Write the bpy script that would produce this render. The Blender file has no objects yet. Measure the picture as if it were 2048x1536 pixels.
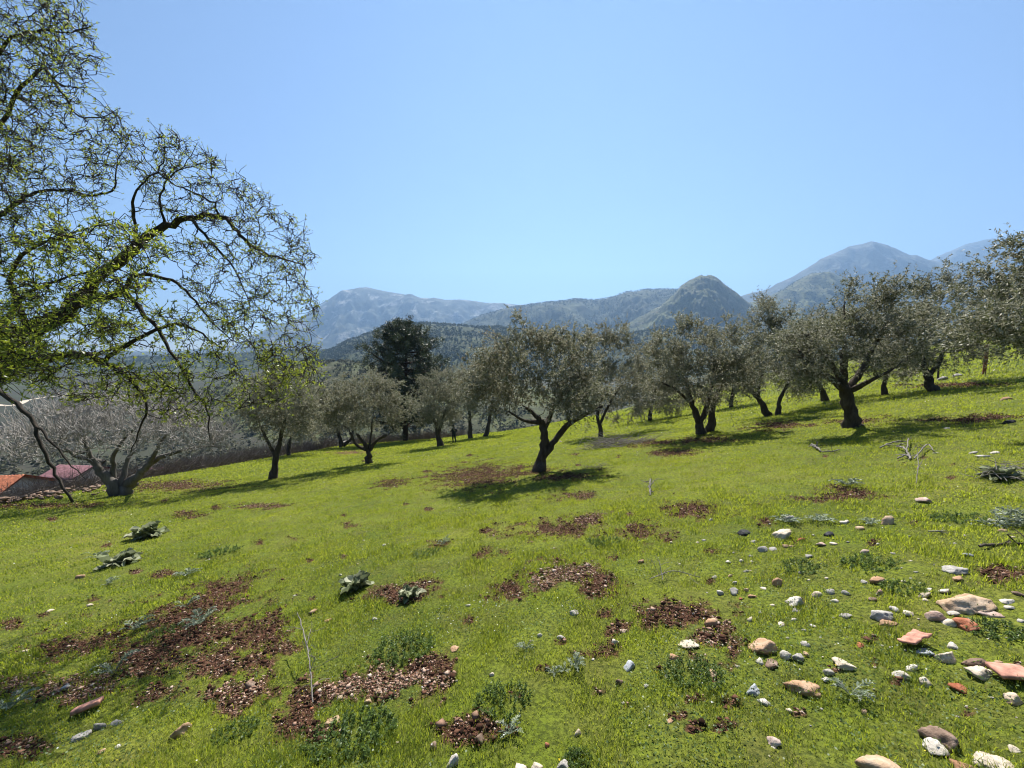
import bpy, math, random
import numpy as np
from mathutils import Vector

R = math.radians
rng = np.random.default_rng(7)
random.seed(7)
scene = bpy.context.scene
COL = scene.collection

# ---------------------------------------------------------------- camera
CAMZ = 1.6
FPX = 770.0                      # focal length in pixels of the 2048 px wide photograph
PITCH = math.atan(73.0 / FPX)
cam_data = bpy.data.cameras.new("camera")
cam_data.sensor_width = 36.0
cam_data.lens = 36.0 * FPX / 2048.0
cam_data.clip_start = 0.05
cam_data.clip_end = 60000.0
cam = bpy.data.objects.new("camera", cam_data)
cam.location = (0, 0, CAMZ)
cam.rotation_euler = (math.pi / 2 - PITCH, 0, 0)
COL.objects.link(cam)
scene.camera = cam

# ---------------------------------------------------------------- sky, sun, exposure
SUN_EL, SUN_AZ = R(52.0), R(7.0)       # azimuth from straight ahead, minus = towards the left
world = bpy.data.worlds.new("World")
scene.world = world
world.use_nodes = True
wn = world.node_tree
bg = wn.nodes["Background"]
sky = wn.nodes.new("ShaderNodeTexSky")
sky.sky_type = 'NISHITA'
sky.sun_disc = False
sky.sun_elevation = SUN_EL
sky.sun_rotation = SUN_AZ
sky.altitude = 200.0
sky.air_density = 0.86
sky.dust_density = 0.0
sky.ozone_density = 4.0
wn.links.new(sky.outputs[0], bg.inputs[0])
bg.inputs[1].default_value = 0.05
sun_data = bpy.data.lights.new("sun", 'SUN')
sun_data.energy = 5.0
sun_data.angle = R(0.53)
sun_data.color = (1.0, 0.95, 0.87)
sun = bpy.data.objects.new("sun", sun_data)
sdir = Vector((math.sin(SUN_AZ) * math.cos(SUN_EL), math.cos(SUN_AZ) * math.cos(SUN_EL), math.sin(SUN_EL)))
sun.rotation_euler = sdir.to_track_quat('Z', 'Y').to_euler()
sun.location = (0, 0, 30)
COL.objects.link(sun)
scene.view_settings.view_transform = 'Standard'
scene.view_settings.look = 'None'
scene.view_settings.gamma = 1.0
scene.view_settings.exposure = 1.38
scene.cycles.max_bounces = 8
scene.cycles.transparent_max_bounces = 8
scene.cycles.volume_bounces = 0
scene.cycles.filter_width = 1.1
HAZE_DENSITY = 1.35e-4

# ---------------------------------------------------------------- noise
def _hash(ix, iy, seed):
    h = (ix * 374761393 + iy * 668265263 + seed * 974711) & 0xffffffff
    h = ((h ^ (h >> 13)) * 1274126177) & 0xffffffff
    return ((h ^ (h >> 16)) & 0xffff) / 65535.0

def vn(x, y, seed=0):
    x = np.asarray(x, float); y = np.asarray(y, float)
    ix = np.floor(x).astype(np.int64); iy = np.floor(y).astype(np.int64)
    fx = x - ix; fy = y - iy
    ux = fx * fx * fx * (fx * (fx * 6 - 15) + 10); uy = fy * fy * fy * (fy * (fy * 6 - 15) + 10)
    def g(a, b):
        t = _hash(ix + a, iy + b, seed) * 2 * math.pi
        return np.cos(t) * (fx - a) + np.sin(t) * (fy - b)
    n0 = g(0, 0) * (1 - ux) + g(1, 0) * ux
    n1 = g(0, 1) * (1 - ux) + g(1, 1) * ux
    return (n0 * (1 - uy) + n1 * uy) * 1.5

def fbm(x, y, o=4, seed=0, lac=2.03, gain=0.5):
    s = 0.0; a = 1.0; t = 0.0
    for i in range(o):
        s = s + a * vn(np.asarray(x) * lac ** i, np.asarray(y) * lac ** i, seed + 17 * i)
        t += a; a *= gain
    return s / t

def ridged(x, y, o=4, seed=0):
    s = 0.0; a = 1.0; t = 0.0
    for i in range(o):
        s = s + a * (1 - np.abs(vn(np.asarray(x) * 2.05 ** i, np.asarray(y) * 2.05 ** i, seed + 31 * i)) * 1.6)
        t += a; a *= 0.5
    return s / t

def sstep(a, b, x):
    t = np.clip((x - a) / (b - a), 0, 1)
    return t * t * (3 - 2 * t)

# ---------------------------------------------------------------- pixels of the photograph to directions and back
cP, sP = math.cos(PITCH), math.sin(PITCH)
def ray(px, py):
    """X and Z per metre of depth (Y) along the ray through a pixel."""
    u = (np.asarray(px, float) - 1024) / FPX; v = (768 - np.asarray(py, float)) / FPX
    yw = cP + v * sP
    return u / yw, (-sP + v * cP) / yw
def at(px, py, Y):
    a, b = ray(px, py)
    return np.array([a * Y, Y, CAMZ + b * Y])
def project(x, y, z):
    z = z - CAMZ
    d = y * cP - z * sP
    up = y * sP + z * cP
    d = np.where(d < 0.05, 0.05, d)
    return 1024 + FPX * x / d, 768 - FPX * up / d

# ---------------------------------------------------------------- the lie of the land
def h_base(x, y):
    x = np.asarray(x, float); y = np.asarray(y, float)
    xs = np.where(x > 30, 30 + 25 * np.tanh((x - 30) / 25), x)
    xs = np.where(xs < -40, -40 + 20 * np.tanh((xs + 40) / 20), xs)
    ys = np.where(y > 70, 70 + 60 * np.tanh((y - 70) / 60), y)
    ys = np.where(ys < -10, -10 + 10 * np.tanh((ys + 10) / 10), ys)
    z = -0.183 * ys + 0.13 * xs + 0.002 * xs * xs
    edge = -19.5 + 1.3 * vn(y * 0.11, y * 0 + 3.1, 5)
    d = np.maximum(0, edge - x)
    ey = 47 + 0.9 * np.maximum(0, x) + 2.0 * vn(x * 0.09, x * 0 + 7.7, 6)
    e = np.maximum(0, y - ey)
    dd = np.sqrt(d * d + e * e)
    z = z - 0.42 * dd * dd / (dd + 4.0)
    floor_ = -62 + 10 * fbm(x / 260, y / 260, 3, 40)
    k = 6.0
    m = np.maximum(z, floor_)
    z = m + k * np.log(np.exp(np.clip((z - m) / k, -40, 0)) + np.exp(np.clip((floor_ - m) / k, -40, 0))) - 0.0
    far = np.hypot(x, y)
    return z

def h_smooth(x, y):
    z = h_base(x, y)
    r = np.hypot(x, y)
    w = 1 - sstep(60, 140, r)
    return z + w * (0.06 * vn(np.asarray(x) * 0.45, np.asarray(y) * 0.45, 11) + 0.025 * vn(np.asarray(x) * 1.7, np.asarray(y) * 1.7, 12))

Z0 = float(h_smooth(0.0, 0.0))
def hs(x, y):
    return h_smooth(x, y) - Z0

_steps = np.concatenate([np.arange(1.0, 12, 0.01), np.arange(12, 90, 0.03)])
def ground_at(px, py):
    a, b = ray(px, py)
    d = CAMZ + b * _steps - hs(a * _steps, _steps)
    i = np.argmax(d < 0)
    if d[i] >= 0:
        i = int(np.argmin(d))
    Y = _steps[i]
    return np.array([a * Y, Y, float(hs(a * Y, Y))])

# bare, rooted-up soil: (px, py, half width, half height, gravel share)
SOIL = [
 (440,1205,85,48,.1),(375,1262,165,58,.15),(300,1310,110,40,.2),(520,1270,70,36,.15),(205,1290,125,30,.15),(95,1378,120,34,.75),(40,1500,90,28,.2),(310,1395,70,26,.3),
 (470,1325,120,34,.3),(600,1425,40,55,.2),(455,1385,70,28,.6),(770,1365,110,36,.95),(850,1335,55,24,.2),
 (1110,1150,72,34,.75),(1015,1182,42,26,.15),(1195,1170,48,24,.2),(1110,1058,95,20,.15),(1170,1042,40,14,.7),(1290,1062,58,20,.2),
 (1390,1020,72,17,.1),(1690,990,78,14,.15),(1345,1232,85,30,.2),(1425,1270,45,38,.6),(1195,1303,48,18,.1),(1240,1255,30,16,.2),
 (955,952,95,24,.1),(1040,945,80,10,.1),(1150,992,50,9,.3),(975,1103,26,11,.2),(800,1182,75,17,.3),(785,966,34,9,.1),
 (700,1050,24,6,.2),(345,972,115,11,.2),(90,1012,130,6,.1),(1532,1040,26,11,.1),(1560,852,60,9,.1),(1300,886,60,7,.1),
 (1960,838,90,9,.1),(1400,802,90,7,.1),(1900,770,110,5,.1),(940,1455,62,26,.2),(2020,1150,55,16,.2),(1350,905,50,8,.1),
 (880,1090,20,8,.1),(20,1250,30,12,.1),(530,1012,60,6,.3),(380,1028,30,7,.1),(640,1470,40,25,.2),(1410,880,60,8,.1),(1470,1300,24,30,.3),
 (700,905,50,5,.1),(1720,842,60,8,.1),(1120,955,60,9,.1),(1005,1100,20,8,.3),(1210,1230,20,8,.1),(330,1150,30,8,.2),(560,1300,40,16,.3),
]
_g = np.random.default_rng(33)
for _ in range(90):                     # crumbs of turned earth all over the slope
    _x, _y = _g.uniform(60, 2040), _g.uniform(900, 1500)
    _w = (_y - 760) / 740 * _g.uniform(4, 30) + 3
    if _y > 1010 - .12 * _x: SOIL.append((_x, _y, _w, _w * .38, _g.uniform(0, .4)))
def soil_mask(x, y, z):
    """(bare soil 0..1, gravel 0..1) on the near ground."""
    px, py = project(x, y, z)
    soil = np.zeros_like(px); grav = np.zeros_like(px)
    n1 = fbm(x * 1.6, y * 1.6, 4, 90); n2 = fbm(x * 5.5, y * 5.5, 3, 91); n3 = fbm(x * 19, y * 19, 2, 92)
    for (cx, cy, rx, ry, g) in SOIL:
        dx = (px - cx) / rx; dy = (py - cy) / ry + 0.25 * dx
        d = np.sqrt(dx * dx + dy * dy)
        f = 1.12 - d + 1.2 * n1 + 1.0 * n2 + 0.7 * n3
        s = sstep(0.0, 0.75, f)
        s = np.where(d > 2.4, 0, s)
        grav = np.where(s > soil, g * s, grav)
        soil = np.maximum(soil, s)
    near = (y > 0.6) & (np.hypot(x, y) < 62)
    return np.where(near, soil, 0), np.where(near, grav, 0)

# ---------------------------------------------------------------- mesh helpers
class MB:
    """Collects vertices, quads and triangles for ONE mesh, with one value per vertex ('var')."""
    def __init__(s):
        s.v, s.q, s.t, s.a, s.n = [], [], [], [], 0
    def add(s, V, Q=None, T=None, var=0.5):
        V = np.asarray(V, float).reshape(-1, 3)
        if Q is not None and len(Q): s.q.append(np.asarray(Q, np.int64) + s.n)
        if T is not None and len(T): s.t.append(np.asarray(T, np.int64) + s.n)
        s.v.append(V); s.a.append(np.broadcast_to(np.asarray(var, float), (len(V),)).copy()); s.n += len(V)
    def build(s, name, mat, parent=None, smooth=False, attrs=None, origin=None):
        V = np.concatenate(s.v)
        if origin is not None: V = V - np.asarray(origin)
        Q = np.concatenate(s.q) if s.q else np.zeros((0, 4), np.int64)
        T = np.concatenate(s.t) if s.t else np.zeros((0, 3), np.int64)
        me = bpy.data.meshes.new(name)
        me.vertices.add(len(V)); me.vertices.foreach_set("co", V.astype(np.float32).ravel())
        me.loops.add(Q.size + T.size)
        me.loops.foreach_set("vertex_index", np.concatenate([Q.ravel(), T.ravel()]).astype(np.int32))
        me.polygons.add(len(Q) + len(T))
        st = np.concatenate([np.arange(len(Q)) * 4, Q.size + np.arange(len(T)) * 3]).astype(np.int32)
        me.polygons.foreach_set("loop_start", st)
        if smooth: me.polygons.foreach_set("use_smooth", np.ones(len(st), bool))
        at_ = me.attributes.new("var", 'FLOAT', 'POINT'); at_.data.foreach_set("value", np.concatenate(s.a).astype(np.float32))
        for k, val in (attrs or {}).items():
            x = me.attributes.new(k, 'FLOAT', 'POINT'); x.data.foreach_set("value", np.asarray(val, np.float32))
        me.update(calc_edges=True); me.validate()
        me.materials.append(mat)
        o = bpy.data.objects.new(name, me)
        COL.objects.link(o)
        if parent is not None: o.parent = parent
        elif origin is not None: o.location = [float(c) for c in origin]
        return o

def tag(o, label=None, cat=None, group=None, kind=None):
    if label: o["label"] = label
    if cat: o["category"] = cat
    if group: o["group"] = group
    if kind: o["kind"] = kind
    return o

def empty(name, loc, label, cat, group=None):
    o = bpy.data.objects.new(name, None); COL.objects.link(o)
    o.location = [float(c) for c in loc]; o.empty_display_size = 0.2
    return tag(o, label, cat, group)

def smooth_path(P, R_, n=4):
    """Catmull-Rom through points P with radii R_."""
    P = np.asarray(P, float); R_ = np.asarray(R_, float)
    if len(P) < 3:
        t = np.linspace(0, 1, n + 1)
        return P[0] + (P[-1] - P[0]) * t[:, None], R_[0] + (R_[-1] - R_[0]) * t
    Q = np.vstack([2 * P[0] - P[1], P, 2 * P[-1] - P[-2]])
    out, rr = [], []
    for i in range(len(P) - 1):
        p0, p1, p2, p3 = Q[i:i + 4]
        for t in np.linspace(0, 1, n, endpoint=False):
            out.append(0.5 * ((2 * p1) + (-p0 + p2) * t + (2 * p0 - 5 * p1 + 4 * p2 - p3) * t * t + (-p0 + 3 * p1 - 3 * p2 + p3) * t ** 3))
            rr.append(R_[i] * (1 - t) + R_[i + 1] * t)
    out.append(P[-1]); rr.append(R_[-1])
    return np.array(out), np.array(rr)

def tube(mb, P, R_, sides=6, var=0.5, wob=0.0, cap=True):
    P = np.asarray(P, float); R_ = np.asarray(R_, float); n = len(P)
    T = np.gradient(P, axis=0); T /= np.linalg.norm(T, axis=1)[:, None] + 1e-9
    m = T.mean(0); ref = np.eye(3)[int(np.argmin(np.abs(m)))]
    A = np.cross(T, ref); A /= np.linalg.norm(A, axis=1)[:, None] + 1e-9
    B = np.cross(T, A)
    th = np.arange(sides) / sides * 2 * math.pi
    rad = R_[:, None] * np.ones(sides)
    if wob:
        rad = rad * (1 + wob * fbm(th[None, :] * 1.3 + np.arange(n)[:, None] * 0.05 + P[0, 0] * 3, np.arange(n)[:, None] * 0.35 + th[None, :] * 0, 3, 77) * 2)
        rad[:, -1] = rad[:, -1] * .5 + rad[:, 0] * .5
    V = P[:, None, :] + rad[..., None] * (np.cos(th)[None, :, None] * A[:, None, :] + np.sin(th)[None, :, None] * B[:, None, :])
    i = np.arange(n - 1)[:, None] * sides; j = np.arange(sides)[None, :]; j2 = (j + 1) % sides
    Q = np.stack([i + j, i + j2, i + sides + j2, i + sides + j], -1).reshape(-1, 4)
    V = V.reshape(-1, 3); Tr = None
    if cap:
        c = len(V); V = np.vstack([V, P[-1] + T[-1] * R_[-1] * .3])
        b = (n - 1) * sides
        Tr = np.stack([b + np.arange(sides), b + (np.arange(sides) + 1) % sides, np.full(sides, c)], -1)
    mb.add(V, Q, Tr, var)

def unit(v):
    return v / (np.linalg.norm(v, axis=-1, keepdims=True) + 1e-9)

def leaves(mb, P, D, L, W, var, fold=0.12, g=rng):
    """Pointed, slightly folded leaves: one quad each."""
    n = len(P)
    D = unit(D)
    S = unit(np.cross(D, unit(g.normal(size=(n, 3)))))
    N = np.cross(S, D)
    L = np.broadcast_to(L, (n,))[:, None]; W = np.broadcast_to(W, (n,))[:, None]
    mid = P + D * L * 0.45 + N * L * fold * g.uniform(-1, 1, (n, 1))
    V = np.stack([P, mid + S * W / 2, P + D * L, mid - S * W / 2], 1).reshape(-1, 3)
    Q = np.arange(n * 4).reshape(-1, 4)
    mb.add(V, Q, None, np.repeat(var, 4))

# ---------------------------------------------------------------- materials
def mat_new(name):
    m = bpy.data.materials.new(name); m.use_nodes = True
    nt = m.node_tree; nt.nodes.clear()
    out = nt.nodes.new("ShaderNodeOutputMaterial")
    return m, nt, out
def nd(nt, t, **kw):
    n = nt.nodes.new(t)
    for k, v in kw.items():
        if k.startswith("i_"): n.inputs[k[2:].replace("_", " ")].default_value = v
        else: setattr(n, k, v)
    return n
def ramp(nt, fac, stops, interp='LINEAR'):
    r = nt.nodes.new("ShaderNodeValToRGB"); r.color_ramp.interpolation = interp
    el = r.color_ramp.elements
    while len(el) < len(stops): el.new(0.5)
    for e, (p, c) in zip(el, stops):
        e.position = p; e.color = (*c, 1) if len(c) == 3 else c
    nt.links.new(fac, r.inputs[0]); return r.outputs[0]
def mixc(nt, fac, a, b, mode='MIX'):
    m = nt.nodes.new("ShaderNodeMix"); m.data_type = 'RGBA'; m.blend_type = mode
    for s, v in ((m.inputs[0], fac), (m.inputs[6], a), (m.inputs[7], b)):
        if hasattr(v, "links") or hasattr(v, "is_linked"): nt.links.new(v, s)
        else: s.default_value = v if not isinstance(v, tuple) or len(v) == 4 else (*v, 1)
    return m.outputs[2]
def noise(nt, scale, detail=4, rough=0.55, coord=None, dist=0.0):
    n = nd(nt, "ShaderNodeTexNoise"); n.inputs["Scale"].default_value = scale; n.inputs["Detail"].default_value = detail
    n.inputs["Roughness"].default_value = rough; n.inputs["Distortion"].default_value = dist
    if coord is not None: nt.links.new(coord, n.inputs["Vector"])
    return n.outputs["Fac"]
def objco(nt):
    return nd(nt, "ShaderNodeTexCoord").outputs["Object"]
def attr(nt, name):
    return nd(nt, "ShaderNodeAttribute", attribute_name=name).outputs["Fac"]
def bump(nt, h, strength=0.5, dist=0.02):
    b = nd(nt, "ShaderNodeBump"); b.inputs["Strength"].default_value = strength; b.inputs["Distance"].default_value = dist
    nt.links.new(h, b.inputs["Height"]); return b.outputs[0]
def bsdf(nt, out, col, rough=0.9, normal=None, spec=0.3):
    p = nd(nt, "ShaderNodeBsdfPrincipled")
    p.inputs["Roughness"].default_value = rough; p.inputs["Specular IOR Level"].default_value = spec
    if isinstance(col, tuple): p.inputs["Base Color"].default_value = (*col, 1)
    else: nt.links.new(col, p.inputs["Base Color"])
    if normal is not None: nt.links.new(normal, p.inputs["Normal"])
    if out is not None: nt.links.new(p.outputs[0], out.inputs[0])
    return p.outputs[0]

def leaf_mat(name, stops, back=None, trans=0.35, tcol=None, rough=0.45, spec=0.4):
    m, nt, out = mat_new(name)
    c = ramp(nt, attr(nt, "var"), stops)
    if back is not None:
        geo = nd(nt, "ShaderNodeNewGeometry")
        c = mixc(nt, geo.outputs["Backfacing"], c, back)
    p = bsdf(nt, None, c, rough, None, spec)
    t = nd(nt, "ShaderNodeBsdfTranslucent")
    tc = mixc(nt, 0.75, c, tcol) if tcol is not None else c
    nt.links.new(tc, t.inputs[0])
    mx = nd(nt, "ShaderNodeMixShader"); mx.inputs[0].default_value = trans
    nt.links.new(p, mx.inputs[1]); nt.links.new(t.outputs[0], mx.inputs[2])
    nt.links.new(mx.outputs[0], out.inputs[0])
    return m

def bark_mat(name, a, b, scale=14):
    m, nt, out = mat_new(name)
    co = objco(nt)
    mp = nd(nt, "ShaderNodeMapping"); mp.inputs["Scale"].default_value = (1, 1, 0.25)
    nt.links.new(co, mp.inputs[0])
    n = noise(nt, scale, 6, 0.65, mp.outputs[0]); n2 = noise(nt, scale * 0.25, 3, 0.5, co)
    c = mixc(nt, n2, ramp(nt, n, [(0.3, a), (0.7, b)]), (*[x * .7 for x in a], 1))
    bsdf(nt, out, c, 0.95, bump(nt, n, 0.8, 0.03), 0.15)
    return m

def stone_mat(name, a, b, c3, scale=9.0, lichen=0.25):
    m, nt, out = mat_new(name)
    co = objco(nt)
    inf = nd(nt, "ShaderNodeObjectInfo")
    ad = nd(nt, "ShaderNodeVectorMath", operation='ADD'); nt.links.new(co, ad.inputs[0])
    sc = nd(nt, "ShaderNodeVectorMath", operation='SCALE'); sc.inputs["Scale"].default_value = 40
    cmb = nd(nt, "ShaderNodeCombineXYZ")
    for i in range(3): nt.links.new(inf.outputs["Random"], cmb.inputs[i])
    nt.links.new(cmb.outputs[0], sc.inputs[0]); nt.links.new(sc.outputs[0], ad.inputs[1])
    v = ad.outputs[0]
    n1 = noise(nt, scale, 6, 0.6, v, 0.6); n2 = noise(nt, scale * 5, 5, 0.7, v)
    col = ramp(nt, n1, [(0.32, a), (0.52, b), (0.7, c3)])
    col = mixc(nt, ramp(nt, n2, [(0.36, (0.3, 0.3, 0.3)), (0.6, (0, 0, 0))]), col, tuple(x * .62 for x in a))
    lich = noise(nt, scale * 2.2, 3, 0.6, v)
    col = mixc(nt, ramp(nt, lich, [(0.6, (0, 0, 0)), (0.72, (lichen, lichen, lichen))]), col, (0.26, 0.25, 0.19))
    vor = noise(nt, scale * 12, 4, 0.7, v)
    h = mixc(nt, 0.5, n2, vor)
    bsdf(nt, out, col, 0.92, bump(nt, h, 0.7, 0.012), 0.2)
    return m

def plain_mat(name, col, rough=0.85, var=0.25, scale=8.0):
    m, nt, out = mat_new(name)
    n = noise(nt, scale, 5, 0.6, objco(nt))
    c = ramp(nt, n, [(0.3, tuple(x * (1 - var) for x in col)), (0.7, tuple(min(1, x * (1 + var)) for x in col))])
    bsdf(nt, out, c, rough, bump(nt, n, 0.25, 0.01), 0.25)
    return m

def hill_mat(name, scrub, grass, rock, s, rock_amt=0.5, grass_amt=0.5, dots=True):
    """Scrub, grass and bare rock in ragged patches; s is the patch size in metres."""
    m, nt, out = mat_new(name)
    co = objco(nt)
    n1 = noise(nt, 1.0 / s, 7, 0.62, co, 0.4); n2 = noise(nt, 2.7 / s, 8, 0.68, co, 0.2); n3 = noise(nt, 14.0 / s, 5, 0.7, co)
    c = mixc(nt, ramp(nt, n1, [(0.5 - 0.12, (0, 0, 0)), (0.62, (grass_amt,) * 3)]), scrub, grass)
    geo = nd(nt, "ShaderNodeNewGeometry")
    c = mixc(nt, ramp(nt, n2, [(0.52, (0, 0, 0)), (0.62, (rock_amt,) * 3)]), c, rock)
    if dots:
        vo = nd(nt, "ShaderNodeTexVoronoi"); vo.inputs["Scale"].default_value = 22.0 / s; nt.links.new(co, vo.inputs["Vector"])
        d = ramp(nt, vo.outputs["Distance"], [(0.28, (0.75,) * 3), (0.42, (0, 0, 0))])
        c = mixc(nt, d, c, tuple(x * 0.55 for x in scrub))
    c = mixc(nt, ramp(nt, n3, [(0.35, (0.55,) * 3), (0.65, (0, 0, 0))]), c, tuple(x * 0.6 for x in scrub))
    bsdf(nt, out, c, 0.95, bump(nt, mixc(nt, 0.5, n2, n3), 0.6, s * 0.05), 0.1)
    return m

M = {}
def ground_material():
    m, nt, out = mat_new("pasture_ground")
    co = objco(nt)
    n1 = noise(nt, 0.35, 5, 0.6, co); n2 = noise(nt, 3.0, 6, 0.65, co); n3 = noise(nt, 38, 4, 0.7, co)
    g = ramp(nt, n1, [(0.35, (0.09, 0.122, 0.012)), (0.55, (0.15, 0.18, 0.02)), (0.7, (0.19, 0.19, 0.032))])
    g = mixc(nt, ramp(nt, n2, [(0.4, (0, 0, 0)), (0.68, (0.6,) * 3)]), g, (0.10, 0.085, 0.03))
    g = mixc(nt, ramp(nt, n3, [(0.40, (0.8,) * 3), (0.58, (0, 0, 0))]), g, (0.032, 0.042, 0.009))
    s = ramp(nt, noise(nt, 22, 6, 0.7, co), [(0.3, (0.022, 0.011, 0.007)), (0.5, (0.075, 0.034, 0.021)), (0.72, (0.16, 0.082, 0.052))])
    vo = nd(nt, "ShaderNodeTexVoronoi"); vo.inputs["Scale"].default_value = 55; nt.links.new(co, vo.inputs["Vector"])
    st = ramp(nt, vo.outputs["Distance"], [(0.25, (1, 1, 1)), (0.5, (0, 0, 0))])
    gm = nd(nt, "ShaderNodeMath", operation='MULTIPLY'); nt.links.new(attr(nt, "gravel"), gm.inputs[0]); nt.links.new(st, gm.inputs[1])
    s2 = mixc(nt, gm.outputs[0], s, (0.30, 0.19, 0.13))
    c = mixc(nt, attr(nt, "soil"), g, s2)
    # the slopes and the valley beyond the grove
    f1 = noise(nt, 0.010, 6, 0.6, co, 0.5); f2 = noise(nt, 0.06, 6, 0.65, co); f3 = noise(nt, 0.5, 5, 0.7, co)
    fc = ramp(nt, f1, [(0.36, (0.045, 0.04, 0.032)), (0.54, (0.035, 0.04, 0.024)), (0.64, (0.06, 0.08, 0.028)), (0.74, (0.11, 0.10, 0.065))])
    fc = mixc(nt, ramp(nt, f2, [(0.42, (0.75,) * 3), (0.58, (0, 0, 0))]), fc, (0.035, 0.042, 0.024))
    fc = mixc(nt, ramp(nt, f3, [(0.4, (0.6,) * 3), (0.6, (0, 0, 0))]), fc, (0.05, 0.045, 0.035))
    c = mixc(nt, attr(nt, "far"), c, fc)
    hgt = mixc(nt, 0.5, n2, noise(nt, 60, 4, 0.7, co))
    bsdf(nt, out, c, 0.95, bump(nt, hgt, 0.9, 0.03), 0.1)
    return m

M['ground'] = ground_material()
M['olive_bark'] = bark_mat("olive_bark", (0.045, 0.036, 0.028), (0.16, 0.135, 0.105))
M['almond_bark'] = bark_mat("almond_bark", (0.025, 0.021, 0.018), (0.10, 0.085, 0.07), 18)
M['pale_bark'] = bark_mat("pale_bark", (0.26, 0.24, 0.22), (0.56, 0.53, 0.49), 10)
M['pine_bark'] = bark_mat("pine_bark", (0.05, 0.035, 0.025), (0.14, 0.10, 0.07))
M['dead_wood'] = bark_mat("dead_wood", (0.16, 0.145, 0.125), (0.38, 0.35, 0.31), 16)
M['olive_leaf'] = leaf_mat("olive_leaf", [(0.0, (0.062, 0.073, 0.029)), (0.6, (0.135, 0.145, 0.064)), (0.85, (0.185, 0.165, 0.09)), (1.0, (0.21, 0.15, 0.08))], (0.32, 0.31, 0.23), 0.35, None, 0.5, 0.28)
M['almond_leaf'] = leaf_mat("almond_leaf", [(0.0, (0.05, 0.085, 0.014)), (0.6, (0.12, 0.17, 0.025)), (0.9, (0.22, 0.25, 0.04)), (1.0, (0.20, 0.11, 0.04))], None, 0.5, (0.36, 0.42, 0.04), 0.4, 0.4)
M['grass'] = leaf_mat("grass_blade", [(0.0, (0.045, 0.08, 0.012)), (0.4, (0.13, 0.178, 0.017)), (0.85, (0.26, 0.275, 0.036)), (1.0, (0.42, 0.34, 0.17))], None, 0.5, (0.45, 0.51, 0.035), 0.5, 0.3)
M['weed'] = leaf_mat("weed_leaf", [(0.0, (0.05, 0.085, 0.024)), (0.6, (0.10, 0.15, 0.045)), (1.0, (0.18, 0.22, 0.09))], None, 0.35, (0.2, 0.3, 0.06), 0.5, 0.35)
M['silver'] = leaf_mat("silver_leaf", [(0.0, (0.09, 0.125, 0.075)), (0.6, (0.18, 0.225, 0.145)), (1.0, (0.36, 0.39, 0.30))], None, 0.2, None, 0.6, 0.3)
M['mullein'] = leaf_mat("mullein_leaf", [(0.0, (0.09, 0.115, 0.055)), (0.6, (0.21, 0.24, 0.13)), (1.0, (0.42, 0.43, 0.31))], None, 0.35, None, 0.7, 0.25)
M['pine_leaf'] = leaf_mat("pine_needle", [(0.0, (0.02, 0.034, 0.018)), (0.6, (0.05, 0.07, 0.034)), (1.0, (0.12, 0.14, 0.07))], None, 0.15, None, 0.5, 0.35)
M['forest'] = leaf_mat("forest_leaf", [(0.0, (0.02, 0.034, 0.016)), (0.6, (0.04, 0.058, 0.024)), (1.0, (0.085, 0.10, 0.04))], None, 0.15, None, 0.7, 0.15)
M['scrub'] = leaf_mat("scrub_leaf", [(0.0, (0.04, 0.042, 0.026)), (0.5, (0.075, 0.08, 0.042)), (1.0, (0.14, 0.125, 0.085))], None, 0.15, None, 0.8, 0.1)
M['twig'] = leaf_mat("bare_twig", [(0.0, (0.07, 0.055, 0.048)), (0.6, (0.15, 0.125, 0.11)), (1.0, (0.32, 0.29, 0.26))], None, 0.05, None, 0.8, 0.1)
M['tall_grass'] = leaf_mat("tall_grass", [(0.0, (0.09, 0.13, 0.03)), (0.6, (0.17, 0.21, 0.06)), (1.0, (0.42, 0.40, 0.24))], None, 0.5, (0.4, 0.46, 0.14), 0.6, 0.2)
M['flower'] = leaf_mat("petals", [(0.0, (0.6, 0.46, 0.03)), (0.49, (0.6, 0.48, 0.03)), (0.5, (0.7, 0.7, 0.66)), (1.0, (0.75, 0.75, 0.72))], None, 0.3, None, 0.6, 0.2)
M['clod'] = stone_mat("soil_clod", (0.02, 0.011, 0.008), (0.055, 0.027, 0.017), (0.11, 0.058, 0.036), 20, 0.0)
M['gravel'] = leaf_mat("soil_gravel", [(0.0, (0.13, 0.065, 0.042)), (0.5, (0.32, 0.20, 0.14)), (1.0, (0.52, 0.42, 0.34))], None, 0.0, None, 0.9, 0.2)
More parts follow.
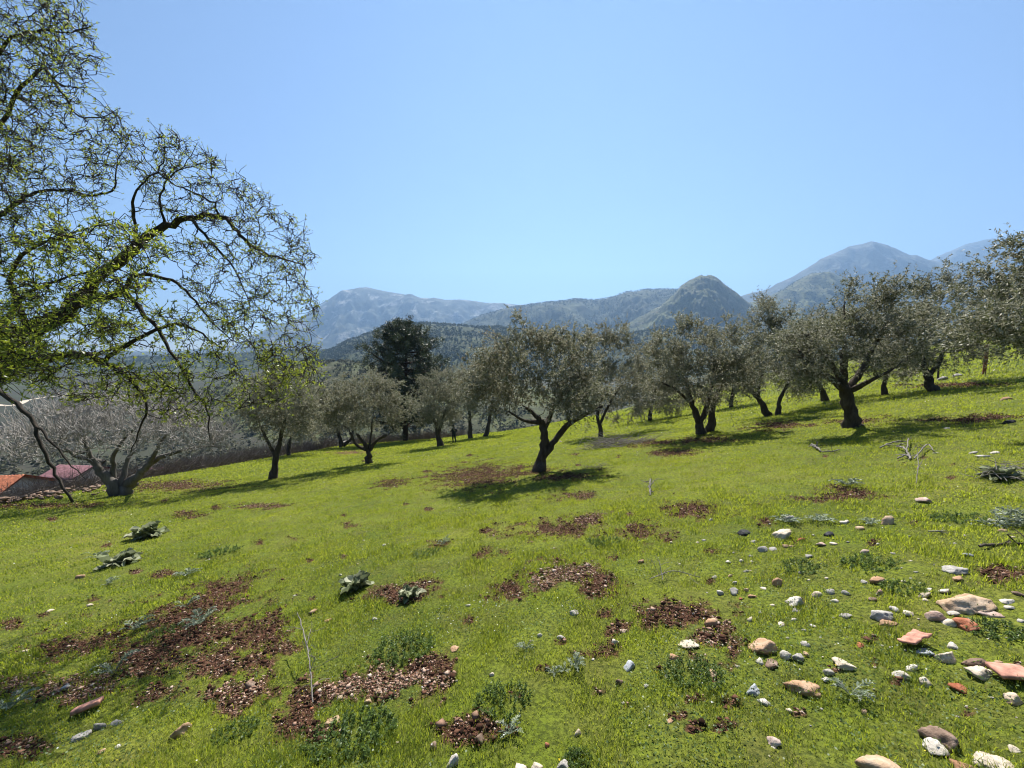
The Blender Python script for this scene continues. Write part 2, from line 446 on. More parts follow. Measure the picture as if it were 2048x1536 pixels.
STONE = {
 'white': stone_mat("white_limestone", (0.36, 0.32, 0.26), (0.50, 0.46, 0.40), (0.60, 0.56, 0.50)),
 'grey': stone_mat("grey_limestone", (0.20, 0.185, 0.165), (0.34, 0.32, 0.29), (0.47, 0.44, 0.39), 9, 0.4),
 'cream': stone_mat("cream_limestone", (0.36, 0.29, 0.20), (0.52, 0.45, 0.35), (0.60, 0.55, 0.46)),
 'tan': stone_mat("tan_stone", (0.27, 0.17, 0.10), (0.44, 0.31, 0.20), (0.54, 0.44, 0.33)),
 'orange': stone_mat("orange_stone", (0.26, 0.14, 0.08), (0.40, 0.25, 0.15), (0.52, 0.39, 0.28)),
 'pink': stone_mat("pink_stone", (0.34, 0.22, 0.17), (0.48, 0.37, 0.31), (0.58, 0.51, 0.46)),
 'rust': stone_mat("rust_stone", (0.24, 0.075, 0.035), (0.38, 0.14, 0.075), (0.45, 0.24, 0.16), 9, 0.1),
 'brown': stone_mat("brown_stone", (0.10, 0.065, 0.045), (0.22, 0.15, 0.11), (0.36, 0.29, 0.23)),
 'dark': stone_mat("dark_stone", (0.02, 0.02, 0.022), (0.05, 0.05, 0.055), (0.12, 0.12, 0.12), 9, 0.1),
 'blue': stone_mat("blue_grey_stone", (0.16, 0.18, 0.20), (0.33, 0.35, 0.37), (0.52, 0.53, 0.53), 9, 0.4),
}
M['terracotta'] = plain_mat("terracotta", (0.40, 0.20, 0.145), 0.9, 0.45, 22)

# ---------------------------------------------------------------- the ground, one sheet out to the horizon
def build_ground():
    rr = np.concatenate([np.geomspace(0.25, 1.0, 16, endpoint=False), np.geomspace(1.0, 60, 520, endpoint=False), np.geomspace(60, 8600, 140)])
    az = np.concatenate([np.linspace(-180, -64, 40, endpoint=False), np.linspace(-64, 64, 880, endpoint=False), np.linspace(64, 180, 40, endpoint=False)])
    A, Rr = np.meshgrid(np.radians(az), rr)
    x = Rr * np.sin(A); y = Rr * np.cos(A)
    z = hs(x, y)
    soil, grav = soil_mask(x, y, z)
    near = 1 - sstep(45, 90, Rr)
    z = z + soil * (0.035 * fbm(x * 7, y * 7, 3, 50) + 0.018 * fbm(x * 24, y * 24, 2, 51) - 0.012) + near * 0.012 * fbm(x * 5, y * 5, 3, 52)
    edge = -19.5; 
    out_d = np.maximum(edge - x, 0) + np.maximum(y - 47 - 0.9 * np.maximum(0, x), 0)
    far = sstep(0.5, 9, out_d + 2.0 * fbm(x * 0.4, y * 0.4, 2, 53))
    n, m = x.shape
    mb = MB()
    V = np.stack([x, y, z], -1).reshape(-1, 3)
    i = np.arange(n - 1)[:, None] * m; j = np.arange(m)[None, :]; j2 = (j + 1) % m
    Q = np.stack([i + j, i + m + j, i + m + j2, i + j2], -1).reshape(-1, 4)
    c = len(V)
    V = np.vstack([V, [0, 0, float(hs(0, 0))]])
    T = np.stack([np.full(m, c), np.arange(m), (np.arange(m) + 1) % m], -1)[:, [0, 2, 1]]
    mb.add(V, Q, T)
    z0 = lambda a: np.append(a.ravel(), 0)
    o = mb.build("ground", M['ground'], smooth=True, attrs={"soil": z0(soil), "gravel": z0(grav), "far": z0(far)})
    tag(o, kind="structure")
build_ground()

# ---------------------------------------------------------------- hills and mountains
def ridge(name, D, pts, Wf, Wb, mat, seed, amp=0.25, base=-75.0, ncol=360, nf=110, nb=24, jag=1.0, lam=None, powf=1.25):
    pts = np.array(pts, float)
    px = np.linspace(pts[0, 0], pts[-1, 0], ncol)
    py = np.interp(px, pts[:, 0], pts[:, 1])
    k = np.exp(-np.linspace(-2, 2, 9) ** 2); k /= k.sum()
    py = np.convolve(np.pad(py, 4, mode='edge'), k, 'valid')
    py = py + jag * 2.0 * fbm(px / 28.0, px * 0 + seed, 5, seed)
    X1, Z1 = ray(px, py)
    crest = np.maximum(CAMZ + Z1 * D, base + 1)
    t = np.concatenate([-np.linspace(1, 0, nf, endpoint=False), np.linspace(0, 1, nb)])
    Y = np.where(t < 0, D + t * Wf, D + t * Wb)
    p = (0.5 + 0.5 * np.cos(math.pi * np.abs(t))) ** powf
    X = X1[None, :] * Y[:, None]; YY = np.broadcast_to(Y[:, None], X.shape); P = p[:, None]
    lam = lam or Wf * 0.35
    H = (crest - base)[None, :]
    env = np.clip(4 * P * (1 - P), 0, 1) ** 0.8 + 0.03
    d = (ridged(X / lam, YY / (lam * 1.9), 5, seed) - 0.72) * amp + 0.25 * amp * fbm(X / lam * 5, YY / lam * 4, 4, seed + 3)
    Z = base + H * P + H * env * d
    n, m = X.shape
    V = np.stack([X, YY, Z], -1)
    i = np.arange(n - 1)[:, None] * m; j = np.arange(m - 1)[None, :]
    Q = np.stack([i + j, i + j + 1, i + m + j + 1, i + m + j], -1).reshape(-1, 4)
    mb = MB(); mb.add(V.reshape(-1, 3), Q)
    o = mb.build(name, mat, smooth=True)
    tag(o, kind="structure")
    return V, t

HM = {
 'far': hill_mat("far_mountain", (0.055, 0.062, 0.05), (0.085, 0.09, 0.06), (0.26, 0.25, 0.24), 420, 0.55, 0.4),
 'left': hill_mat("bare_mountain", (0.055, 0.064, 0.048), (0.08, 0.09, 0.055), (0.42, 0.40, 0.38), 520, 0.8, 0.4),
 'rocky': hill_mat("rocky_hill", (0.05, 0.06, 0.03), (0.13, 0.145, 0.06), (0.30, 0.27, 0.21), 120, 0.45, 0.9),
 'green': hill_mat("green_hill", (0.045, 0.056, 0.03), (0.16, 0.165, 0.06), (0.26, 0.23, 0.17), 300, 0.25, 1.0),
 'wood': hill_mat("wooded_hill", (0.035, 0.045, 0.024), (0.085, 0.10, 0.042), (0.22, 0.19, 0.13), 160, 0.25, 0.8),
 'scrub': hill_mat("scrub_hill", (0.055, 0.06, 0.034), (0.12, 0.14, 0.055), (0.24, 0.20, 0.14), 60, 0.3, 0.9),
}
G_far = ridge("mountain", 5600, [(1780,700),(1810,560),(1830,535),(1865,518),(1900,503),(1930,488),(1970,480),(2010,477),(2050,476),(2120,482),(2200,500),(2400,560),(2600,700)], 1500, 1900, HM["far"], 3, 0.3)
G_m2 = ridge("mountain", 4300, [(1440,700),(1465,598),(1500,588),(1540,577),(1600,545),(1660,511),(1700,493),(1748,485),(1790,497),(1812,508),(1822,512),(1832,510),(1850,517),(1880,526),(1920,530),(2000,545),(2100,570),(2300,640),(2400,700)], 1700, 2500, HM['far'], 9, 0.34)
G_m1 = ridge("mountain", 5200, [(330,705),(470,690),(540,655),(585,640),(620,625),(650,605),(682,583),(735,575),(775,583),(800,588),(850,597),(900,600),(940,601),(975,606),(1045,610),(1120,616),(1220,640),(1340,700)], 1900, 2500, HM['left'], 15, 0.42)
G_h2 = ridge("hills", 3000, [(820,700),(900,660),(960,632),(1010,619),(1060,610),(1100,606),(1150,599),(1200,599),(1225,595),(1250,586),(1290,581),(1325,578),(1360,580),(1420,590),(1500,640),(1600,700)], 1200, 1400, HM['wood'], 21, 0.35)
G_green = ridge("hills", 2600, [(1380,700),(1440,640),(1485,610),(1530,598),(1570,578),(1600,560),(1625,549),(1660,548),(1700,560),(1740,577),(1790,605),(1850,630),(1960,665),(2100,700)], 1000, 1200, HM['green'], 27, 0.34)
G_rock = ridge("hills", 2100, [(1180,700),(1240,655),(1290,628),(1320,612),(1345,592),(1362,572),(1378,560),(1400,551),(1420,550),(1432,556),(1448,570),(1470,585),(1490,600),(1515,622),(1550,640),(1600,660),(1700,700)], 700, 900, HM['rocky'], 33, 0.42, jag=2.0)
G_near = ridge("hills", 1400, [(420,765),(520,742),(600,720),(640,708),(665,698),(700,681),(740,668),(770,655),(800,649),(830,648),(870,649),(920,652),(960,655),(1000,655),(1060,662),(1120,668),(1200,673),(1260,668),(1330,656),(1400,658),(1480,666),(1600,676),(1750,694),(2000,724)], 820, 700, HM['wood'], 39, 0.26, ncol=420)
G_left = ridge("hills", 1500, [(-700,735),(-400,722),(-200,712),(-60,708),(40,706),(130,712),(240,716),(330,712),(430,708),(520,704),(600,700),(720,702),(860,730)], 700, 700, HM['wood'], 45, 0.3)
G_terr = ridge("hills", 420, [(330,800),(450,770),(540,745),(620,726),(680,722),(760,730),(860,742),(950,755),(1050,775),(1200,800)], 250, 260, HM['scrub'], 51, 0.2)

def blob_templates(n, k, cone, g):
    out = []
    for _ in range(n):
        P = g.normal(size=(k, 3)); P = unit(P) * g.uniform(0.35, 1, (k, 1))
        z = 0.5 + 0.5 * P[:, 2]
        w = (1 - 0.8 * z) if cone else np.sqrt(np.clip(1 - (2 * z - 1) ** 2, 0.15, 1)) * 0.9
        C = np.stack([P[:, 0] * w * 0.42, P[:, 1] * w * 0.42, 0.08 + 0.9 * z], -1)
        s = 0.17 * g.uniform(0.7, 1.3, (k, 1)) * (1.15 - 0.55 * z[:, None])
        a = unit(g.normal(size=(k, 3))); b = unit(np.cross(a, g.normal(size=(k, 3))))
        V = np.stack([C - a * s, C + b * s * .8, C + a * s, C - b * s * .8], 1)
        sh = np.repeat(np.clip(0.2 + 0.5 * g.random(k) + 0.25 * (z - .5), 0, 1), 4)
        out.append((V.reshape(-1, 3), sh))
    return out

def scatter_trees(mb, pos, size, g, cone_share=0.5, k=20):
    TC = blob_templates(6, k, True, g); TB = blob_templates(6, k, False, g)
    kind = g.random(len(pos)) < cone_share; var = g.integers(0, 6, len(pos))
    rot = g.uniform(0, 6.28, len(pos)); wide = np.where(kind, g.uniform(.8, 1.1, len(pos)), g.uniform(1.2, 1.9, len(pos)))
    tint = g.uniform(-.25, .3, len(pos))
    for kd in (True, False):
        for v in range(6):
            I = np.where((kind == kd) & (var == v))[0]
            if not len(I): continue
            T, sh = (TC if kd else TB)[v]
            c, s = np.cos(rot[I])[:, None], np.sin(rot[I])[:, None]
            x = (T[None, :, 0] * c - T[None, :, 1] * s) * wide[I][:, None]; y = (T[None, :, 0] * s + T[None, :, 1] * c) * wide[I][:, None]
            V = np.stack([x, y, np.broadcast_to(T[None, :, 2], x.shape)], -1) * size[I][:, None, None] + pos[I][:, None, :]
            n = V.shape[0] * V.shape[1]
            mb.add(V.reshape(-1, 3), np.arange(n).reshape(-1, 4), None, np.clip(sh[None, :] + tint[I][:, None], 0, 1).ravel())

def on_ridge(G, n, tmin, tmax, g, cut=None, scale=90.0, seed=60):
    V, t = G
    rows = np.where((t >= tmin) & (t <= tmax))[0]
    r = g.uniform(rows[0], rows[-1] - 1e-3, n); c = g.uniform(0, V.shape[1] - 1.001, n)
    r0 = r.astype(int); c0 = c.astype(int); fr = (r - r0)[:, None]; fc = (c - c0)[:, None]
    P = (V[r0, c0] * (1 - fr) * (1 - fc) + V[r0 + 1, c0] * fr * (1 - fc) + V[r0, c0 + 1] * (1 - fr) * fc + V[r0 + 1, c0 + 1] * fr * fc)
    if cut is not None:
        f = fbm(P[:, 0] / scale, P[:, 1] / scale, 4, seed) + 0.2 * g.normal(size=n)
        P = P[f > cut]
    return P

def build_forest():
    g = np.random.default_rng(70)
    mb = MB()
    P = on_ridge(G_near, 24000, -0.75, 0.12, g, -0.10, 170)
    scatter_trees(mb, P - [0, 0, .6], g.uniform(6, 12, len(P)), g, 0.6, 18)
    P = on_ridge(G_h2, 11000, -0.6, 0.06, g, -0.10, 260)
    scatter_trees(mb, P - [0, 0, .6], g.uniform(9, 16, len(P)), g, 0.5, 12)
    P = on_ridge(G_green, 3500, -0.7, 0.05, g, 0.08, 200)
    scatter_trees(mb, P - [0, 0, .6], g.uniform(6, 13, len(P)), g, 0.2, 12)
    P = on_ridge(G_rock, 3500, -0.9, 0.02, g, 0.0, 120)
    scatter_trees(mb, P - [0, 0, .6], g.uniform(3, 7, len(P)), g, 0.1, 10)
    P = on_ridge(G_left, 11000, -0.8, 0.05, g, -0.05, 160)
    scatter_trees(mb, P - [0, 0, .6], g.uniform(6, 11, len(P)), g, 0.3, 12)
    o = mb.build("forest", M['forest']); tag(o, "dark pine and oak woods covering the hills beyond the olive grove", "forest", kind="stuff")
    mb = MB()
    P = on_ridge(G_terr, 5200, -1.0, 0.2, g, -0.08, 45)
    scatter_trees(mb, P - [0, 0, .3], g.uniform(1.5, 5.0, len(P)), g, 0.15, 16)
    n = 14000
    a = np.radians(g.uniform(-66, 25, n)); r = np.exp(g.uniform(math.log(62), math.log(650), n))
    x, y = r * np.sin(a), r * np.cos(a)
    ok = ((x < -23) | (y > 54 + 0.9 * np.maximum(0, x))) & (fbm(x / 40, y / 40, 3, 61) > -0.15)
    x, y = x[ok], y[ok]
    P = np.stack([x, y, hs(x, y) - .2], -1)
    scatter_trees(mb, P, g.uniform(1.0, 3.4, len(P)) * (0.7 + np.minimum(np.hypot(x, y), 300) / 400), g, 0.1, 18)
    o = mb.build("scrub", M['scrub']); tag(o, "grey green scrub and bushes on the slopes below the grove", "scrub", kind="stuff")
build_forest()

# ---------------------------------------------------------------- haze: the air between the grove and the mountains
def build_haze():
    mb = MB()
    x0, x1, y0, y1, z0, z1 = -9000, 9000, -8800, 8800, -120, 1700
    V = np.array([[x, y, z] for z in (z0, z1) for y in (y0, y1) for x in (x0, x1)], float)
    mb.add(V, [[0, 2, 3, 1], [4, 5, 7, 6], [0, 1, 5, 4], [2, 6, 7, 3], [0, 4, 6, 2], [1, 3, 7, 5]])
    m, nt, out = mat_new("haze")
    v = nd(nt, "ShaderNodeVolumePrincipled")
    v.inputs["Color"].default_value = (0.31, 0.51, 0.82, 1)
    v.inputs["Density"].default_value = HAZE_DENSITY
    v.inputs["Anisotropy"].default_value = 0.36
    nt.links.new(v.outputs[0], out.inputs["Volume"])
    try: m.cycles.homogeneous_volume = True
    except Exception: pass
    o = mb.build("haze", m); tag(o, kind="stuff")
build_haze()
#PART2
# ---------------------------------------------------------------- trees
class Skel:
    """Branch skeleton: nodes that twigs can grow from."""
    def __init__(s): s.P = []; s.R = []; s.D = []
    def add(s, P, R_):
        P = np.asarray(P); d = unit(np.gradient(P, axis=0))
        s.P.append(P); s.R.append(np.asarray(R_)); s.D.append(d)
    def arr(s): return np.concatenate(s.P), np.concatenate(s.R), np.concatenate(s.D)

def px_path(pts, Y0, base=None):
    """(px, py, radius in px, depth offset) -> points and radii in metres."""
    P, R_ = [], []
    for q in pts:
        Y = Y0 + (q[3] if len(q) > 3 else 0.0)
        P.append(at(q[0], q[1], Y)); R_.append(q[2] * Y / FPX)
    return np.array(P), np.array(R_)

def grow(mb, sk, A, g, sides=4, rtip=0.003, sag=0.0, wig=0.08, seg=5, var=(0.3, 0.7), rk=0.55, back=0.35):
    """Connects every attractor to the skeleton by a curved, tapering twig; nearest first. Returns the twigs."""
    SP, SR, SD = sk.arr()
    cap = len(SP) + len(A) * (seg + 1)
    P = np.zeros((cap, 3)); R_ = np.zeros(cap); Dn = np.zeros((cap, 3)); n = len(SP)
    P[:n], R_[:n], Dn[:n] = SP, SR, SD
    d0 = np.array([np.min(((SP - a) ** 2).sum(1)) for a in A])
    twigs = []
    for a in A[np.argsort(d0)]:
        v = a - P[:n]; d = np.sqrt((v * v).sum(1)) + 1e-6
        cosb = (v * Dn[:n]).sum(1) / d
        cost = d * (1 + back * (1 - cosb)) - R_[:n] * 4
        i = int(np.argmin(cost)); L = d[i]
        t = np.linspace(0, 1, seg + 1)[:, None]
        c1 = P[i] + Dn[i] * L * 0.45
        Q = (1 - t) ** 2 * P[i] + 2 * t * (1 - t) * c1 + t * t * a
        Q = Q + g.normal(size=Q.shape) * wig * L / seg * np.sin(np.pi * np.clip(t, 0, 1))
        Q[:, 2] -= sag * L * (t[:, 0] ** 2) * (1 - .5 * t[:, 0])
        r0 = min(R_[i] * rk, 0.008 + 0.02 * L) if R_[i] > rtip else rtip
        r = r0 + (rtip - r0) * t[:, 0]
        tube(mb, Q, r, sides if r0 < 0.02 else sides + 2, g.uniform(*var), cap=False)
        m = seg
        P[n:n + m] = Q[1:]; R_[n:n + m] = np.maximum(r[1:], rtip); Dn[n:n + m] = unit(np.gradient(Q, axis=0))[1:]; n += m
        twigs.append(Q)
    return twigs

def clump_points(clumps, Y0, n, g, depth=0.9, shell=0.55, spread=0.5):
    """Attractor points spread through overlapping ellipsoids given in pixels at depth Y0."""
    ar = np.array([c[2] * c[3] for c in clumps], float); k = g.multinomial(n, ar / ar.sum())
    out = []; idx = []
    R0 = np.mean([max(c[2], c[3]) for c in clumps]) * Y0 / FPX
    for ci, (c, m) in enumerate(zip(clumps, k)):
        off = c[4] if len(c) > 4 else g.uniform(-spread, spread) * R0 * 1.6
        C = at(c[0], c[1], Y0 + off); s = (Y0) / FPX
        u = unit(g.normal(size=(m, 3))) * (g.random((m, 1)) ** shell)
        out.append(C + u * np.array([c[2] * s, depth * (c[2] + c[3]) / 2 * s, c[3] * s])); idx.append(np.full(m, ci))
    return np.vstack(out), np.concatenate(idx)

def shoots(mb, tips, cen, g, per, nleaf, slen, L, W, up=0.5, tint=0.0, out=0.8, wood=None):
    """Leafy shoots bursting from twig tips."""
    n = len(tips) * per
    P0 = np.repeat(tips, per, 0)
    O = unit(P0 - cen)
    D = unit(g.normal(size=(n, 3)) * 0.9 + O * out + np.array([0, 0, up]))
    ln = slen * g.uniform(.5, 1.35, (n, 1))
    P0 = P0 + g.normal(size=(n, 3)) * slen * 0.22
    t = g.uniform(0.05, 1, (n, nleaf, 1))
    bend = g.normal(size=(n, 1, 3)) * 0.25 - np.array([0, 0, 0.15])
    P = P0[:, None] + D[:, None] * ln[:, None] * t + bend * ln[:, None] * t * t
    LD = D[:, None] * 0.8 + g.normal(size=(n, nleaf, 3)) * 0.75
    tv = np.repeat(np.clip(g.normal(0.5 + tint, 0.17, n), 0, .95), nleaf) + g.normal(0, 0.1, n * nleaf)
    lk = g.uniform(.7, 1.25, n * nleaf)
    leaves(mb, P.reshape(-1, 3), LD.reshape(-1, 3), L * lk, W * lk, np.clip(tv, 0, 1), g=g)
    if wood is not None:
        e = P0 + D * ln + bend[:, 0] * ln
        S = unit(np.cross(D, [0.3, 0.9, 0.2])) * wood
        V = np.stack([P0 - S, P0 + S, e], 1).reshape(-1, 3)
        mb.add(V, None, np.arange(len(V)).reshape(-1, 3), 0.4)

def olive(base, stems, clumps, label, seed, lai=2.6, tint=0.0, Y0=None, natt=None, up=0.5, group="olive trees of the grove"):
    g = np.random.default_rng(seed)
    B = ground_at(*base) if Y0 is None else at(base[0], base[1], Y0)
    Y0 = B[1]
    root = empty("olive_tree", B, label, "tree", group)
    mw = MB(); sk = Skel()
    for si, st in enumerate(stems):
        P, R_ = px_path(st, Y0); R_ = R_ * 0.64
        if si == 0 or (abs(st[0][1] - base[1]) < 12 and abs(st[0][0] - base[0]) < 30):
            P[0, 2] -= 0.12
            R_[0] *= 1.35
        Q, r = smooth_path(P, R_, 4)
        Q[1:-1] += g.normal(size=Q[1:-1].shape) * r[1:-1, None] * 0.14
        tube(mw, Q, r, 11, 0.5, wob=0.22)
        sk.add(Q[len(Q) // 3:], r[len(Q) // 3:] if len(Q) > 3 else r)
    clumps = [(c[0], c[1], c[2] * 1.2 - 0.02 * FPX / Y0, c[3] * 1.14 - 0.05 * FPX / Y0) + tuple(c[4:]) for c in clumps]; lai *= 1.0
    s = Y0 / FPX
    area = sum(math.pi * c[2] * c[3] for c in clumps) * s * s * 0.62
    L = 0.050 + 0.0011 * Y0; W = 0.31 * L
    nl = area * lai / (L * W * 0.32)
    natt = natt or int(np.clip(24 * area + 55, 75, 240))
    A, ci = clump_points(clumps, Y0, natt, g)
    gm = ground_clear(A)
    A[:, 2] = np.maximum(A[:, 2], gm + 0.35)
    mt = MB()
    grow(mt, sk, A, g, 4, 0.0028 + 0.0002 * Y0, 0.06, 0.35, 5)
    mw_all = mw
    mw_all.v += mt.v; mw_all.a += mt.a
    mw_all.q += [q + mw.n for q in mt.q]; mw_all.t += [t + mw.n for t in mt.t]; mw_all.n += mt.n
    tr = mw_all.build("trunk", M['olive_bark'], root, smooth=True, origin=B)
    per = 9; nleaf = int(np.clip(nl / (natt * per), 6, 34))
    ml = MB(); cen = A.mean(0) - np.array([0, 0, .4])
    shoots(ml, A, cen, g, per, nleaf, 0.30 + 0.004 * Y0, L, W, up, tint)
    ml.build("crown", M['olive_leaf'], root, origin=B)
    return root

def ground_clear(A): return hs(A[:, 0], A[:, 1])

OLIVES = [
 dict(base=(1081,943), stems=[[(1080,943,19),(1081,922,15),(1088,890,12.5),(1088,865,11.5),(1084,848,10),(1072,832,7),(1052,815,5)],
      [(1083,918,13),(1100,895,10.5),(1120,866,9),(1140,847,8,-.2),(1165,833,6,-.3),(1205,812,4,-.4)],
      [(1087,862,9),(1098,838,7,.2),(1106,815,6,.3),(1128,790,4,.4)],[(1080,845,8),(1050,842,4.5,-.3),(1022,826,3.5,-.5)],[(1140,847,6,-.2),(1132,815,5,.1),(1138,780,3.5,.2)]],
      clumps=[(1060,735,80,62),(985,745,52,58),(1135,725,62,68),(1045,668,20,34,0),(1098,692,46,42),(1010,795,45,38),(1110,795,60,36),(960,770,30,45),(1150,790,45,40),(1015,705,34,36),(1165,800,40,38,-.8)],
      label="large forked olive tree in mid slope, its dark shadow over a dug patch", tint=0.1, lai=2.6),
 dict(base=(1202,873), stems=[[(1202,873,6),(1199,850,5.5),(1195,825,5),(1205,795,4)],[(1199,850,4),(1215,815,4),(1235,780,3)]],
      clumps=[(1215,735,68,62),(1222,685,52,36),(1255,790,48,48),(1205,820,38,36),(1180,760,45,55),(1285,740,30,50),(1160,690,24,24)],
      label="slender trunked olive tree just behind the big forked one, brush heap at its foot", tint=0.12),
 dict(base=(1405,868), stems=[[(1404,868,13),(1398,845,10.5),(1390,826,9),(1381,795,6),(1372,765,4)],[(1399,845,9),(1412,822,8),(1421,785,6,.2),(1428,745,4,.3)],
      [(1421,864,11,.3),(1424,825,9,.3),(1432,792,6,.4),(1450,760,4,.5)],[(1386,812,5),(1360,785,4,-.3),(1335,770,3,-.4)]],
      clumps=[(1368,725,70,70),(1368,655,26,32,0),(1430,735,66,66),(1336,770,44,46),(1400,790,66,32),(1467,660,20,30,0),(1468,722,44,58),(1330,700,34,36),(1420,680,34,30),(1500,745,30,40)],
      label="olive tree with two close stems and a V fork, tall shoot on its crown", tint=0.02, lai=2.5),
 dict(base=(1536,832), stems=[[(1537,832,9),(1525,808,8),(1506,786,6),(1488,771,4)],[(1515,797,5),(1520,765,4),(1530,735,3)]],
      clumps=[(1510,720,46,56),(1545,650,40,38),(1562,700,42,48),(1500,758,38,24),(1530,610,20,18)],
      label="olive tree with a single bare trunk leaning downhill, beside a thin straight one", tint=-.02, lai=2.4),
 dict(base=(1557,829), stems=[[(1556,829,7),(1558,808,5.5),(1566,785,4.5),(1580,760,3)]],
      clumps=[(1585,738,46,44),(1598,772,38,22),(1600,690,40,36)],
      label="small olive tree with a thin straight trunk beside the leaning one", tint=-.02, lai=2.4),
 dict(base=(1652,802), stems=[[(1653,803,8),(1643,778,6.5),(1628,756,5),(1615,725,4)]],
      clumps=[(1625,690,46,48),(1640,735,36,30),(1660,660,40,36)],
      label="olive tree with a leaning trunk behind the thick stumpy one", tint=-.05, lai=2.2),
 dict(base=(1706,854), stems=[[(1706,854,24),(1702,830,19),(1694,797,17),(1689,776,15)],[(1688,778,10),(1655,752,8,-.2),(1622,736,6,-.3),(1598,702,4,-.4)],
      [(1688,778,11),(1672,745,8),(1643,702,6,.2),(1612,670,4,.3)],[(1689,780,12),(1688,740,9.5),(1686,700,8.5)],[(1695,780,12),(1720,745,9,.1),(1750,690,6,.3),(1770,650,4,.4)],
      [(1696,782,10),(1740,762,6,-.4),(1785,738,4,-.6)],[(1686,715,4),(1690,660,3,.2),(1688,610,2.5,.2)]],
      clumps=[(1640,690,58,52),(1700,645,58,46),(1689,592,16,28,0),(1758,662,72,56),(1778,590,34,32),(1620,738,46,38),(1780,728,58,38),(1720,715,46,34),(1820,690,44,48),(1600,680,30,36),(1740,610,34,30)],
      label="old olive tree with a thick stumpy trunk and sawn off black limb", tint=-.1, lai=2.3),
 dict(base=(1862,783), stems=[[(1866,784,13),(1860,765,11),(1850,735,7),(1842,700,5),(1838,660,4)],[(1858,755,7),(1880,720,5),(1895,680,4)]],
      clumps=[(1850,632,80,62),(1895,590,52,40),(1885,690,72,50),(1830,728,46,38),(1908,540,20,24,0),(1942,640,62,56),(1795,648,46,44),(1845,580,32,24),(1930,700,50,34),(1975,610,40,40)],
      label="tall olive tree on the upper slope, thick dark foot near the thin fence stake", tint=-.1, lai=2.0),
 dict(base=(2160,842), stems=[[(2160,842,22),(2150,800,18),(2118,740,12),(2060,692,8),(1990,670,4)],[(2148,795,14),(2120,690,10,.3),(2060,610,7,.3),(2010,560,4,.3)],[(2118,740,8),(2090,650,6),(2070,580,4)]],
      clumps=[(2016,590,74,62),(2048,512,34,38,0),(1990,655,74,44),(1945,670,44,34),(2095,600,90,90),(1966,630,42,40),(2060,675,66,28),(2120,530,50,50),(2170,660,60,50),(1985,560,28,26)],
      label="olive crown reaching into the picture, its trunk out of sight", tint=-.1, lai=2.4),
 dict(base=(1462,816), stems=[[(1462,816,6),(1464,795,5),(1470,765,3.5)]],
      clumps=[(1465,735,40,46),(1490,765,34,26),(1440,770,34,28)],
      label="olive tree half hidden behind the two stemmed one, close to the pale grass", tint=.0, lai=2.2),
 dict(base=(1770,790), stems=[[(1770,790,7),(1768,770,6),(1775,745,4)]],
      clumps=[(1775,690,50,44),(1800,720,46,30),(1745,715,36,32)],
      label="olive tree in the gap between the stumpy one and the tall one", tint=-.05, lai=2.2),
 dict(base=(547,958), stems=[[(547,958,11),(550,930,9),(556,900,8),(561,875,6),(570,840,4)],[(551,912,5.5),(536,884,4.5),(520,850,3)]],
      clumps=[(556,830,66,56),(518,802,46,42),(602,822,40,40),(562,770,52,34)],
      label="olive tree with a straight dark trunk partly behind the almond twigs", tint=.05),
 dict(base=(578,912), stems=[[(578,913,5.5),(577,893,4.5),(585,870,3.5)]],
      clumps=[(602,850,44,36),(620,800,40,34)],
      label="small olive tree with a short black trunk at the downhill edge of the grove", tint=.05),
 dict(base=(735,927), stems=[[(735,927,9.5),(737,906,8),(728,886,6),(714,868,4)],[(737,902,6.5),(755,880,5),(773,870,4)],[(734,900,6),(713,890,4.5),(700,865,3.5)],[(738,895,4),(742,870,3),(745,840,2.5)]],
      clumps=[(730,802,80,50),(670,810,42,42),(790,815,38,42),(700,772,44,26),(760,780,42,32),(720,840,60,26)],
      label="round crowned olive tree forking low, rows of shadow across the grass below", tint=.06),
 dict(base=(684,894), stems=[[(684,895,7),(681,880,5.5),(676,862,4)],[(684,890,5,.2),(702,878,4,.3),(706,860,3,.3)]],
      clumps=[(655,838,52,40),(700,835,36,34)],
      label="olive tree with a short split stump and pale stone at its foot", tint=.02),
 dict(base=(880,892), stems=[[(882,893,9),(876,870,6.5),(873,850,5.5),(866,835,4)],[(876,868,5),(884,845,4),(892,820,3)]],
      clumps=[(880,790,44,46),(858,828,36,28),(905,772,34,36),(902,828,32,24)],
      label="olive tree standing next to the person in dark clothes", tint=.06),
 dict(base=(941,877), stems=[[(942,878,7),(940,852,5.5),(939,825,4.5),(935,800,3)]],
      clumps=[(936,790,38,42),(950,762,32,30),(920,760,24,30)],
      label="olive tree with a straight grey post like trunk uphill of the person", tint=.14),
 dict(base=(971,873), stems=[[(970,873,7),(976,852,5.5),(981,828,4.5),(985,800,3)]],
      clumps=[(985,772,36,44),(1000,740,30,30)],
      label="brownish olive tree with a trunk leaning uphill, behind the big forked one", tint=.26),
 dict(base=(1300,842), stems=[[(1300,842,6),(1302,820,5),(1310,790,4)]],
      clumps=[(1285,775,50,48),(1325,805,46,30),(1305,725,44,38),(1340,760,36,40)],
      label="olive tree almost hidden between the slender one and the two stemmed one", tint=.08),
]
for i, o in enumerate(OLIVES):
    olive(seed=100 + i, **o)

